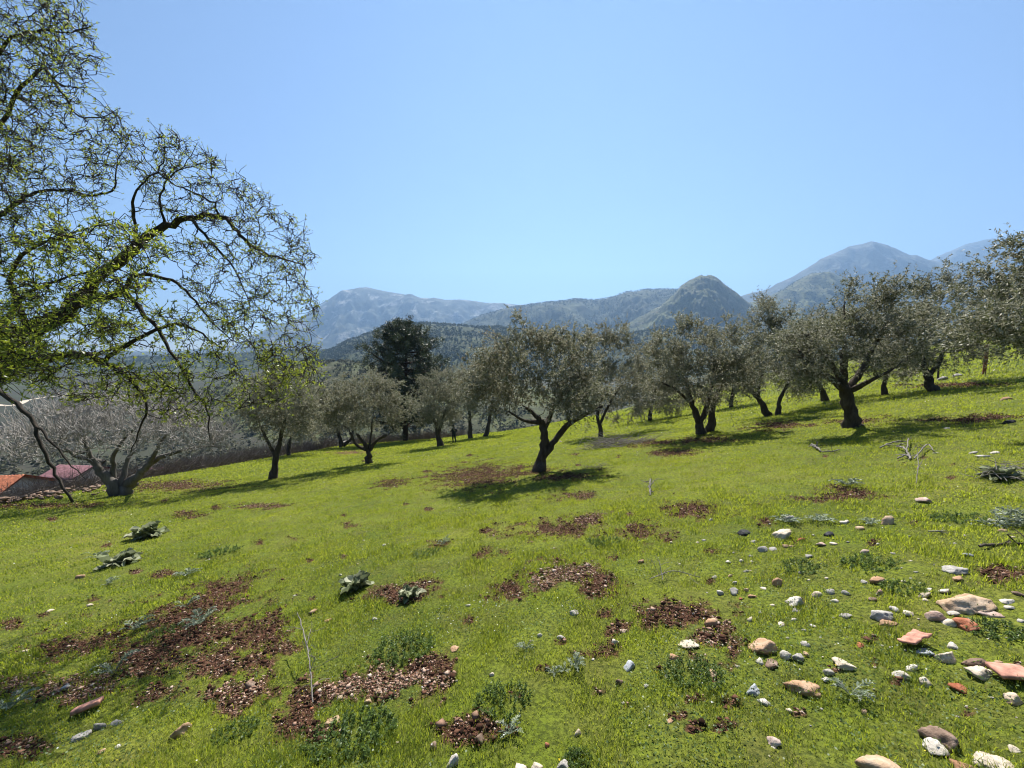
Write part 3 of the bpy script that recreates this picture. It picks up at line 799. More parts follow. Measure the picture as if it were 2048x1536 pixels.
def pine():
    g = np.random.default_rng(200)
    Y0 = 46.0
    X = at(806, 700, Y0)[0]; B = np.array([X, Y0, float(hs(X, Y0))])
    root = empty("pine_tree", B, "tall dark pine tree rising behind the olive crowns", "tree")
    top = at(812, 652, Y0)
    mw = MB(); H = top[2] - B[2]
    P = np.array([B - [0, 0, .4], B + [0.1, 0, H * .35], B + [.3, .1, H * .7], top + [0, 0, -.4]])
    Q, r = smooth_path(P, [.32, .26, .16, .04], 5)
    tube(mw, Q, r, 10, wob=.15)
    T = []; 
    for k in range(150):
        f = g.uniform(0.12, 1.0)
        c = B + (top - B) * f
        a = g.uniform(0, 6.28); w = 5.9 * (1 - ((f - .47) / .56) ** 2) ** .5 * (1.0 - .2 * f) * g.uniform(.55, 1.08) if abs(f - .47) < .56 else .8
        w = max(w, .6)
        e = c + np.array([math.cos(a) * w, math.sin(a) * w, g.uniform(.15, .55) * w])
        q, rr = smooth_path([c, c + (e - c) * .5 - [0, 0, .12 * w], e], [.02 + .016 * w, .015 + .01 * w, .012], 4)
        tube(mw, q, rr, 5, cap=False)
        for u in np.linspace(.45, 1, 6):
            T.append(q[int(u * (len(q) - 1))] + g.normal(size=3) * .28)
    T.append(top)
    mw.build("trunk", M['pine_bark'], root, smooth=True, origin=B)
    T = np.array(T); ml = MB(); n = 60
    P = np.repeat(T, n, 0) + g.normal(size=(len(T) * n, 3)) * .17
    D = unit(g.normal(size=P.shape) + [0, 0, .7])
    v = np.repeat(g.normal(.5, .28, len(T)), n) + g.normal(0, .15, len(P))
    leaves(ml, P, D, .36, .06, np.clip(v, 0, 1), g=g)
    ml.build("crown", M['pine_leaf'], root, origin=B)
pine()

AD = 1.22
def almond():
    g = np.random.default_rng(300)
    bx, by = -9.3, 6.2
    B = np.array([bx, by, float(hs(bx, by))])
    root = empty("almond_tree", B, "almond tree with arching dark limbs and fresh yellow green leaves", "tree")
    mw = MB(); sk = Skel()
    fork = at(-150, 760, 4.7 * AD)
    q, r = smooth_path([B - [0, 0, .2], B + (fork - B) * .5 + [.06, .05, 0], fork], [.30, .2, .19], 5)
    tube(mw, q, r, 14, wob=.2)
    limbs = [
     [(-150,760,26,4.6),(-20,695,23,4.5),(60,660,20,4.4),(112,636,18,4.35),(165,590,15,4.3),(220,535,13.5,4.25),(275,488,12,4.2),(330,452,10.5,4.2),(382,437,9,4.2),(438,433,8,4.15),(470,455,6.5,4.1),(500,490,5.5,4.1),(552,514,4,4.05),(605,528,2.5,4.0)],
     [(112,636,14,4.35),(150,612,10,4.2),(190,598,9,4.1),(232,590,8,4.0),(252,575,7,4.0),(264,554,6.5,4.0),(300,551,6,3.95),(345,562,5,3.9),(382,592,4,3.9),(420,640,3,3.9),(462,680,2,3.85)],
     [(252,585,6,4.0),(276,612,5.5,3.9),(310,650,5,3.85),(342,702,4.5,3.8),(382,770,4,3.75),(414,822,3,3.7),(420,880,2,3.7)],
     [(-150,760,20,4.6),(0,735,12,4.2),(100,715,9,4.0),(170,706,8,3.9),(205,722,7,3.8),(240,698,7,3.8),(300,666,6,3.8),(352,649,5,3.8),(392,662,4,3.75),(450,700,2.5,3.7)],
     [(205,722,6,3.8),(260,760,4,3.6),(292,816,3.5,3.5),(275,868,2.5,3.5),(262,905,1.8,3.5)],
     [(-150,760,24,4.6),(-70,600,17,4.4),(-50,470,14,4.2),(-60,300,11,4.0),(-50,120,8,3.9),(-20,-40,5,3.8)],
     [(-50,470,9,4.2),(20,420,7,4.0),(60,388,6,3.9),(122,380,5,3.9),(188,390,4.5,3.85),(228,374,4,3.85),(234,330,3,3.85),(256,288,2,3.85)],
     [(-50,330,7,4.0),(30,200,6,3.8),(82,135,5,3.7),(120,180,4,3.7),(158,232,3.5,3.65),(205,232,2.5,3.65),(242,216,1.6,3.65)],
     [(-55,200,7,3.95),(10,90,5,3.7),(70,60,4,3.7),(130,65,3,3.7),(175,55,2,3.7)],
     [(275,488,6,4.2),(268,420,5,4.1),(280,370,3.5,4.0),(320,335,3,4.0),(330,290,2.2,3.95),(320,250,1.5,3.95)],
     [(330,452,5,4.2),(320,400,3.5,4.1),(335,360,3,4.1),(368,332,2.2,4.1),(395,285,1.5,4.1)],
     [(438,433,5,4.15),(420,400,3.5,4.1),(350,370,3,4.1),(300,330,2.4,4.1),(278,300,1.6,4.1)],
     [(382,437,6,4.2),(420,480,5,4.0),(470,540,3.5,3.9),(500,610,2.5,3.85)],
     [(60,660,12,4.4),(20,560,8,4.0),(60,500,6,3.7),(140,470,4.5,3.5),(220,440,3,3.5)],
     [(-20,695,12,4.5),(40,600,7,3.6),(120,560,5,3.2),(190,540,3,3.1)],
     [(-150,760,14,4.6),(-60,772,8,4.3),(0,782,6.5,4.1),(42,815,6,4.0),(65,842,6,3.95),(88,895,5.5,3.9),(112,950,5.5,3.9),(145,1004,5.5,3.9)],
     [(66,844,5,3.95),(98,878,4.5,3.9),(135,922,3.5,3.85),(170,958,2,3.85)],
    ]
    for k, lm in enumerate(limbs):
        P = np.array([at(a, b, Y * AD) for a, b, r_, Y in lm]); R_ = np.array([r_ * Y * AD / FPX for a, b, r_, Y in lm]) * np.linspace(0.82, 0.42, len(lm))
        Q, r = smooth_path(P, R_, 4)
        if k >= 5 and k != 15: r = r * .68
        Q[1:-1] += g.normal(size=Q[1:-1].shape) * (r[1:-1, None] * .22 + .006)
        tube(mw, Q, r, 10 if R_[0] > .05 else 7, .3, wob=.18)
        sk.add(Q, r)
    # where twigs fill the crown: polygons in pixels with counts and depth ranges
    zones = [([(-80,-120),(165,-90),(185,60),(205,120),(150,225),(60,330),(-80,420)], 720, 3.0, 4.6, 1.15),
             ([(-80,330),(60,300),(200,220),(245,215),(250,300),(210,400),(-80,520)], 340, 3.2, 4.5, 1.2),
             ([(230,260),(330,250),(420,300),(500,360),(580,420),(650,510),(610,560),(640,640),(480,470),(300,430)], 360, 3.5, 4.6, .9),
             ([(-80,480),(230,430),(340,470),(300,560),(260,700),(-80,760)], 460, 2.5, 4.4, 2.1),
             ([(300,470),(480,470),(620,560),(650,680),(640,790),(560,760),(420,640)], 330, 3.3, 4.5, 1.5),
             ([(150,640),(420,600),(560,700),(650,730),(600,800),(420,830),(300,800),(120,760)], 260, 3.0, 4.4, 1.9),
             ([(90,720),(320,740),(420,850),(300,830),(120,800),(0,740)], 90, 3.0, 4.0, 1.9),
             ([(-80,620),(60,660),(120,720),(100,760),(-20,770),(-80,780)], 170, 2.3, 3.6, 1.9)]
    A, dens = [], []
    def inside(poly, p):
        c = False; n = len(poly)
        for i in range(n):
            (x1, y1), (x2, y2) = poly[i], poly[i - 1]
            if (y1 > p[1]) != (y2 > p[1]) and p[0] < (x2 - x1) * (p[1] - y1) / (y2 - y1) + x1: c = not c
        return c
    for poly, n, y0, y1, dn in zones:
        pa = np.array(poly); lo, hi = pa.min(0), pa.max(0); k = 0
        while k < n:
            p = g.uniform(lo, hi)
            if inside(poly, p):
                A.append(at(p[0], p[1], g.uniform(y0, y1) * AD)); dens.append(dn); k += 1
    A = np.array(A); dens = np.array(dens)
    mt = MB(); order = np.argsort([np.min(((sk.arr()[0] - a) ** 2).sum(1)) for a in A])
    tw = grow(mt, sk, A, g, 4, .0038, 0.12, 0.5, 7, (0, .4), rk=.6, back=.5)
    dens = dens[order]
    # short spurs along the twigs, leaves bursting from their ends and along them
    LP, LD, LL, LV = [], [], [], []
    for q, dn in zip(tw, dens):
        L = np.linalg.norm(q[-1] - q[0])
        ns = int(np.clip(L * 16, 5, 18))
        for u in g.uniform(.15, 1, ns):
            f = u * (len(q) - 1); i = min(int(f), len(q) - 2)
            p = q[i] + (q[i + 1] - q[i]) * (f - i); d = unit(q[i + 1] - q[i])
            s = unit(d * .5 + g.normal(size=3) * .7 + [0, 0, .12]); ln = g.uniform(.03, .17)
            e = p + s * ln + [0, 0, -.015]
            tube(mt, np.array([p, (p + e) / 2 + g.normal(size=3) * .008, e]), [.0027, .0024, .0017], 3, .2, cap=False)
            m = int(g.poisson(3.2 * dn)) if dn > 1.05 else int(g.poisson(2.6 * dn + .6))
            for _ in range(m):
                LP.append(e if g.random() < .7 else p + s * ln * g.random()); LD.append(s * .8 + g.normal(size=3) * .75 + [0, 0, .2])
                LL.append(.95 * g.uniform(.016, .040) * (1.0 + .35 * (dn > 1.5))); LV.append(g.normal(.52, .2))
    mt_ = mw; mt_.v += mt.v; mt_.a += mt.a
    mt_.q += [x + mw.n for x in mt.q]; mt_.t += [x + mw.n for x in mt.t]; mt_.n += mt.n
    mt_.build("trunk", M['almond_bark'], root, smooth=True, origin=B)
    ml = MB(); LL = np.array(LL)
    leaves(ml, np.array(LP), np.array(LD), LL, LL * .30, np.clip(np.array(LV), 0, 1), .2, g)
    ml.build("crown", M['almond_leaf'], root, origin=B)
almond()

def bare_fig():
    g = np.random.default_rng(400)
    B = ground_at(243, 990); Y0 = B[1]
    root = empty("bare_tree", B, "leafless pale barked tree with a short thick trunk and curly grey twigs", "tree")
    mw = MB(); sk = Skel()
    for lm in [[(239,996,15),(233,972,13),(220,947,11),(208,925,9),(200,900,7),(196,870,5),(190,840,3)],[(245,996,15),(254,972,13),(274,948,10),(300,925,8),(340,908,6),(390,898,4),(440,900,2.5)],
               [(208,925,6),(185,915,6),(168,905,5),(150,880,3),(110,870,2)],[(242,985,8),(239,930,5),(245,900,4),(240,860,3)],[(300,925,5),(320,890,4),(350,850,3),(370,820,2)],
               [(226,955,6),(228,915,5),(250,880,4),(280,850,3)],[(168,905,4),(120,900,3),(60,890,2),(20,880,1.6)]]:
        P, R_ = px_path(lm, Y0); R_ = R_ * np.linspace(0.9, 0.42, len(R_)); P[:, 1] += np.linspace(0, 1, len(P)) * g.uniform(-1, 1)
        if lm[0][1] > 994: P[0, 2] -= .15
        q, r = smooth_path(P, R_, 5); q[2:-1] += g.normal(size=q[2:-1].shape) * np.minimum(.03, r[2:-1, None] * .22); tube(mw, q, r, 9, .5, wob=.12); sk.add(q, r)
    A, _ = clump_points([(230,850,150,60),(120,870,110,58),(340,860,120,58),(50,890,80,50),(420,875,70,40),(250,810,120,44),(120,820,90,40),(360,820,90,40)], Y0, 1050, g, .8, .5)
    A[:, 2] = np.maximum(A[:, 2], hs(A[:, 0], A[:, 1]) + .3)
    mt = MB()
    tw = grow(mt, sk, A, g, 4, .011, -.12, 0.9, 7, (.3, .9), back=.5)
    for q in tw:
        for _ in range(3):
            p = q[g.integers(3, len(q))]; d = unit(g.normal(size=3) * .6 + [0, 0, .8] + unit(q[-1] - q[0]) * .6); ln = g.uniform(.2, .6)
            tube(mt, np.array([p, p + d * ln * .5 + g.normal(size=3) * .06, p + d * ln + [0, 0, .08]]), [.011, .010, .007], 3, .7, cap=False)
    mw.build("trunk", M['grey_bark'], root, smooth=True, origin=B)
    mt.build("twigs", M['pale_bark'], root, smooth=True, origin=B)
M['grey_bark'] = bark_mat("grey_bark", (0.10, 0.088, 0.076), (0.27, 0.25, 0.225), 7)
bare_fig()

def thicket():
    """Leafless brushwood along the downhill edge: nobody could count its stems."""
    g = np.random.default_rng(410)
    mb = MB()
    n = 1500
    t = g.random(n)
    # clump centres just beyond the left and far edge of the grove
    x = np.where(t < .75, g.uniform(-27, -20.3, n), g.uniform(-22, -6, n)); y = np.where(t < .75, g.uniform(16, 47, n), g.uniform(46, 52, n))
    f = fbm(x * .25, y * .25, 3, 66); k = f > -.25; x, y = x[k], y[k]; n = len(x)
    z = hs(x, y); H = g.uniform(.8, 2.2, n)
    per = 42
    P0 = np.repeat(np.stack([x, y, z], -1), per, 0); h = np.repeat(H, per)[:, None]
    D = unit(g.normal(size=(n * per, 3)) * .55 + [0, 0, 1]); D[:, 2] = np.abs(D[:, 2])
    s0 = g.uniform(0, .6, (n * per, 1))
    a = P0 + g.normal(size=P0.shape) * [.35, .35, .0] + D * h * s0 * .8; b = a + unit(D + g.normal(size=D.shape) * .5) * h * g.uniform(.25, .6, (n * per, 1))
    w = unit(np.cross(b - a, [0.2, 1, .1])) * g.uniform(.006, .018, (n * per, 1))
    V = np.stack([a - w, a + w, b], 1).reshape(-1, 3)
    mb.add(V, None, np.arange(len(V)).reshape(-1, 3), np.repeat(np.clip(g.normal(.4, .22, n * per), 0, 1), 3))
    tag(mb.build("brushwood", M['twig']), "leafless grey brown brushwood along the downhill edge of the grove", "brushwood", kind="stuff")
thicket()
#PART3
# ---------------------------------------------------------------- grass and small growth
def sample_sector(n, r0, r1, rc, g, amax=62):
    """Points with density falling as 1/(1+(r/rc)^2) over the sector in front of the camera."""
    u = g.random(n); a0 = math.log(1 + (r0 / rc) ** 2); a1 = math.log(1 + (r1 / rc) ** 2)
    r = rc * np.sqrt(np.exp(a0 + u * (a1 - a0)) - 1)
    a = np.radians(g.uniform(-amax, amax, n))
    return r * np.sin(a), r * np.cos(a), r

def in_grove(x, y):
    return (x > -20.2) & (y < 49 + 0.9 * np.maximum(0, x))

def build_grass():
    g = np.random.default_rng(500)
    mb = MB()
    x, y, r = sample_sector(950000, 1.0, 56, 3.3, g)
    z = hs(x, y)
    soil, _ = soil_mask(x, y, z)
    lush = fbm(x * 0.9, y * 0.9, 4, 501); tall = fbm(x * 3.1, y * 3.1, 3, 502); dry = fbm(x * 0.5 + 9, y * 0.5, 4, 503)
    k = in_grove(x, y) & (g.random(len(x)) > soil * (0.84 + .5 * tall)) & (g.random(len(x)) < 0.72 + 0.9 * lush + .4 * tall)
    x, y, z, r, lush, tall, dry, soil = [a[k] for a in (x, y, z, r, lush, tall, dry, soil)]
    n = len(x)
    h = np.clip(0.024 + 0.026 * lush + 0.04 * tall, 0.009, 0.10) * g.uniform(.55, 1.5, n)
    w = np.maximum(0.0028, 0.00115 * r) * g.uniform(.7, 1.3, n)
    h = np.maximum(h, w * 2.2)
    a = g.uniform(0, 2 * math.pi, n)
    lean = g.uniform(.15, 1.1, n) * h
    dx, dy = np.cos(a) * lean, np.sin(a) * lean
    sa = a + math.pi / 2 + g.normal(0, .5, n); sx, sy = np.cos(sa) * w / 2, np.sin(sa) * w / 2
    B = np.stack([x, y, z - .004], -1); S = np.stack([sx, sy, 0 * sx], -1)
    mid = B + np.stack([dx * .35, dy * .35, h * .62], -1); tip = B + np.stack([dx, dy, h], -1)
    v = np.clip(0.47 + 0.75 * fbm(x * .45 + 3, y * .45, 3, 504) - .75 * tall + .3 * lush + .45 * fbm(x * 9, y * 9, 2, 505) + g.normal(0, .17, n), 0, .88); v = np.where(g.random(n) < 0.03 + .16 * sstep(0.0, .4, dry), g.uniform(.86, 1, n), v)
    near = r < 7
    I = np.where(near)[0]; m = len(I)
    V = np.stack([B[I] - S[I], B[I] + S[I], mid[I] + S[I] * .8, mid[I] - S[I] * .8, tip[I]], 1).reshape(-1, 3)
    b = np.arange(m)[:, None] * 5
    mb.add(V, b + np.array([0, 1, 2, 3]), b + np.array([3, 2, 4]), np.repeat(v[I], 5))
    I = np.where(~near)[0]; m = len(I)
    V = np.stack([B[I] - S[I], B[I] + S[I], tip[I]], 1).reshape(-1, 3)
    mb.add(V, None, np.arange(m * 3).reshape(-1, 3), np.repeat(v[I], 3))
    o = mb.build("grass", M['grass']); tag(o, "short grazed spring grass covering the slope", "grass", kind="stuff")

    # low broad leaved weeds between the blades, in patches
    mb = MB()
    x, y, r = sample_sector(230000, 1.0, 30, 2.6, g)
    z = hs(x, y); soil, _ = soil_mask(x, y, z)
    f = fbm(x * .8 + 4, y * .8, 4, 510) + .5 * fbm(x * 3.7, y * 3.7, 3, 511) + np.where((x < -.5) & (y < 5), .12, 0)
    k = in_grove(x, y) & (f > .12 + .16 * g.normal(size=len(x))) & (g.random(len(x)) > soil * .7)
    x, y, z, r = [a[k] for a in (x, y, z, r)]; n = len(x)
    P = np.stack([x, y, z + g.uniform(.005, .05, n)], -1)
    L = np.maximum(g.uniform(.006, .017, n), .0013 * r)
    leaves(mb, P, np.stack([g.normal(size=n), g.normal(size=n), g.uniform(-.1, .7, n)], -1), L, L * g.uniform(.35, .8, n), np.clip(g.normal(.45, .22, n), 0, 1), .2, g)
    o = mb.build("ground_weeds", M['weed']); tag(o, "low leafy weeds and clover mixed into the grass", "weeds", kind="stuff")

    # tiny yellow and white flowers
    mb = MB()
    x, y, r = sample_sector(1500, 1.2, 26, 5.0, g)
    f = fbm(x * .7, y * .7, 3, 520); k = in_grove(x, y) & (f > -.05); x, y, r = x[k], y[k], r[k]
    c = ground_at(955, 1225); m = 46
    x = np.append(x, c[0] + g.normal(0, .22, m)); y = np.append(y, c[1] + g.normal(0, .22, m)); r = np.append(r, np.full(m, 3.0))
    z = hs(x, y) + g.uniform(.02, .06, len(x)); n = len(x)
    white = (g.random(n) < .35); white[-m:] = True
    rad = np.maximum(g.uniform(.0025, .0048, n), .0008 * r)
    th = np.arange(6) / 6 * 2 * math.pi
    tilt = g.normal(0, .35, (n, 2))
    ring = np.stack([np.cos(th), np.sin(th)], -1)
    C = np.stack([x, y, z], -1)
    O = np.stack([ring[None, :, 0] * rad[:, None], ring[None, :, 1] * rad[:, None], (ring[None, :, 0] * tilt[:, :1] + ring[None, :, 1] * tilt[:, 1:]) * rad[:, None] + rad[:, None] * .35], -1)
    V = np.concatenate([C[:, None, :], C[:, None, :] + O], 1).reshape(-1, 3)
    b = np.arange(n)[:, None, None] * 7; f6 = np.stack([np.zeros(6, int), 1 + np.arange(6), 1 + (np.arange(6) + 1) % 6], -1)[None]
    mb.add(V, None, (b + f6).reshape(-1, 3), np.repeat(np.where(white, .8, .2) + g.uniform(-.15, .15, n), 7))
    o = mb.build("wildflowers", M['flower']); tag(o, "tiny yellow and white flowers dotted through the grass", "wildflowers", kind="stuff")
build_grass()

def build_soil():
    g = np.random.default_rng(520)
    x, y, r = sample_sector(900000, 1.0, 30, 3.0, g)
    z = hs(x, y); soil, grav = soil_mask(x, y, z)
    k = (soil > .06) & (g.random(len(x)) < soil * 1.1)
    x, y, z, r, soil, grav = [a[k] for a in (x, y, z, r, soil, grav)]
    isg = g.random(len(x)) < grav * .7
    # octahedral lumps, knocked about
    base = np.array([[1, 0, 0], [0, 1, 0], [-1, 0, 0], [0, -1, 0], [0, 0, 1], [0, 0, -.7]], float)
    F = np.array([[0, 1, 4], [1, 2, 4], [2, 3, 4], [3, 0, 4], [1, 0, 5], [2, 1, 5], [3, 2, 5], [0, 3, 5]])
    def lumps(sel, s, flat, name, mat, lab, cat, lift):
        mb = MB(); n = len(sel)
        if not n: return
        V = base[None] * g.uniform(.55, 1.35, (n, 6, 1)) + g.normal(0, .12, (n, 6, 3))
        V[..., 2] *= flat
        a = g.uniform(0, 6.28, n)[:, None]; c_, s_ = np.cos(a), np.sin(a)
        V = np.stack([V[..., 0] * c_ - V[..., 1] * s_, V[..., 0] * s_ + V[..., 1] * c_, V[..., 2]], -1) * s[:, None, None]
        V += np.stack([x[sel], y[sel], z[sel] + s * lift + .01], -1)[:, None]
        T = (np.arange(n)[:, None, None] * 6 + F[None]).reshape(-1, 3)
        mb.add(V.reshape(-1, 3), None, T, np.repeat(np.clip(g.normal(.45, .27, n), 0, 1), 6))
        tag(mb.build(name, mat), lab, cat, kind="stuff")
    S = np.where(~isg & (g.random(len(x)) < .55))[0]
    s = np.minimum(np.maximum(np.exp(g.normal(math.log(.0038), .72, len(S))), .0011 * r[S]), .026)
    lumps(S, s, .75, "soil_clods", M['soil_lump'], "dark crumbly clods of earth rooted up in the grass", "clods", .25)
    S = np.where(isg)[0]
    s = np.minimum(np.maximum(np.exp(g.normal(math.log(.005), .55, len(S))), .0011 * r[S]), .03)
    lumps(S, s, .55, "gravel", M['gravel'], "pinkish stone chips lying on bare reddish soil", "gravel", .3)
    # turned over tufts: dry roots and grass standing out of the clods
    mb = MB()
    S = np.where(g.random(len(x)) < .26)[0]; n = len(S)
    P = np.stack([x[S], y[S], z[S] + .01], -1)
    L = np.maximum(g.uniform(.012, .05, n), .002 * r[S])
    leaves(mb, P, np.stack([g.normal(size=n), g.normal(size=n), g.uniform(0, 1.2, n)], -1), L, np.maximum(.002, .0009 * r[S]), g.uniform(0, 1, n), .3, g)
    tag(mb.build("root_litter", M['litter']), "torn roots and withered grass on the rooted up earth", "litter", kind="stuff")
M['soil_lump'] = leaf_mat("soil_lump", [(0.0, (0.016, 0.008, 0.005)), (0.5, (0.062, 0.029, 0.018)), (0.85, (0.14, 0.068, 0.042)), (1.0, (0.24, 0.15, 0.10))], None, 0.0, None, 0.95, 0.1)
M['litter'] = leaf_mat("litter", [(0.0, (0.02, 0.012, 0.008)), (0.5, (0.07, 0.05, 0.025)), (0.8, (0.07, 0.10, 0.02)), (1.0, (0.22, 0.17, 0.10))], None, 0.15, None, 0.9, 0.1)
build_soil()

def tall_grass():
    g = np.random.default_rng(540)
    F = np.array([ground_at(*p)[:2] for p in ((1440, 808), (1620, 786), (1876, 757), (1967, 748), (2120, 738))])
    n = 90000
    x = g.uniform(4, 60, n); y = g.uniform(8, 62, n)
    fy = np.interp(x, F[:, 0], F[:, 1]) if F[0, 0] < F[-1, 0] else np.interp(x, F[::-1, 0], F[::-1, 1])
    f = fbm(x * .3, y * .3, 3, 541)
    k = (y > fy + .3 + .5 * f) & (y < fy + 26) & (x > F[:, 0].min() - 3) & (g.random(n) < .6 + f)
    x, y = x[k], y[k]; n = len(x); z = hs(x, y); r = np.hypot(x, y)
    h = g.uniform(.07, .26, n) * (1 + .6 * f[k]); w = np.maximum(.012, .0013 * r)
    a = g.uniform(0, 6.28, n); le = g.uniform(.05, .45, n) * h
    B = np.stack([x, y, z], -1); S = np.stack([np.cos(a + 1.57) * w / 2, np.sin(a + 1.57) * w / 2, 0 * a], -1)
    tip = B + np.stack([np.cos(a) * le, np.sin(a) * le, h], -1)
    mb = MB(); V = np.stack([B - S, B + S, tip], 1).reshape(-1, 3)
    mb.add(V, None, np.arange(3 * n).reshape(-1, 3), np.repeat(np.clip(g.normal(.5, .22, n) + .5 * f[k], 0, 1), 3))
    tag(mb.build("tall_grass", M['tall_grass']), "tall pale uncut grass beyond the fence stakes", "tall grass", kind="stuff")
tall_grass()

# ---------------------------------------------------------------- stones
def rock_mesh(g, sub, w, d, h, ang=0.93, name="stone"):
    import bmesh
    bm = bmesh.new(); bmesh.ops.create_icosphere(bm, subdivisions=sub, radius=1)
    V = np.array([v.co[:] for v in bm.verts]); F = np.array([[v.index for v in f.verts] for f in bm.faces]); bm.free()
    D = unit(V); K = 9
    N = unit(g.normal(size=(K, 3))); off = g.uniform(.5, .95, K)
    dots = D @ N.T
    rr = np.min(np.where(dots > .12, off / np.maximum(dots, .12), 9), 1); rr = np.minimum(rr, 1.45)
    rr = rr * ang + (1 - ang)
    s = g.uniform(0, 50)
    rr = rr * (1 + .17 * fbm(D[:, 0] * 1.7 + s, D[:, 1] * 1.7 + D[:, 2] * 1.3, 3, 3) + .12 * fbm(D[:, 0] * 5 + s, D[:, 1] * 6 - D[:, 2] * 5, 3, 4))
    V = D * rr[:, None]
    V = V / np.abs(V).max(0) * np.array([w / 2, d / 2, h / 2])
    return V, F

LAND = []           # things that a stone's label can be tied to: (px, py, words)
USED_LABELS = set()
CW = {'white': 'white', 'grey': 'grey', 'cream': 'cream coloured', 'tan': 'tan', 'orange': 'orange brown', 'pink': 'pinkish', 'rust': 'rust red', 'brown': 'brown', 'dark': 'blackish', 'blue': 'blue grey'}
def stone_label(px, py, wpx, hpx, col):
    size = 'big' if wpx > 40 else 'fist sized' if wpx > 25 else 'small' if wpx > 15 else 'very small'
    shape = 'flat' if hpx < .45 * wpx else 'upright' if hpx > .98 * wpx else 'chunky'
    ds = sorted(((px - a) ** 2 + ((py - b) * 1.6) ** 2, i) for i, (a, b, _) in enumerate(LAND))
    for q, (dist, i) in enumerate(ds[:6]):
        a, b, words = LAND[i]
        rel = 'just beyond' if py < b - 4 else 'on the near side of'
        if abs(py - b) < 10: rel = 'uphill beside' if px > a else 'downhill beside'
        if dist > 160 ** 2: rel = 'a few steps beyond' if py < b else 'a few steps nearer than'
        t = f"{size} {shape} {CW[col]} stone {rel} the {words}"
        if t not in USED_LABELS:
            USED_LABELS.add(t); return t
    for extra in ('half sunk', 'rough', 'pale edged', 'weathered', 'loose'):
        t2 = t.replace(' stone ', f' {extra} stone ')
        if t2 not in USED_LABELS:
            USED_LABELS.add(t2); return t2
    return t

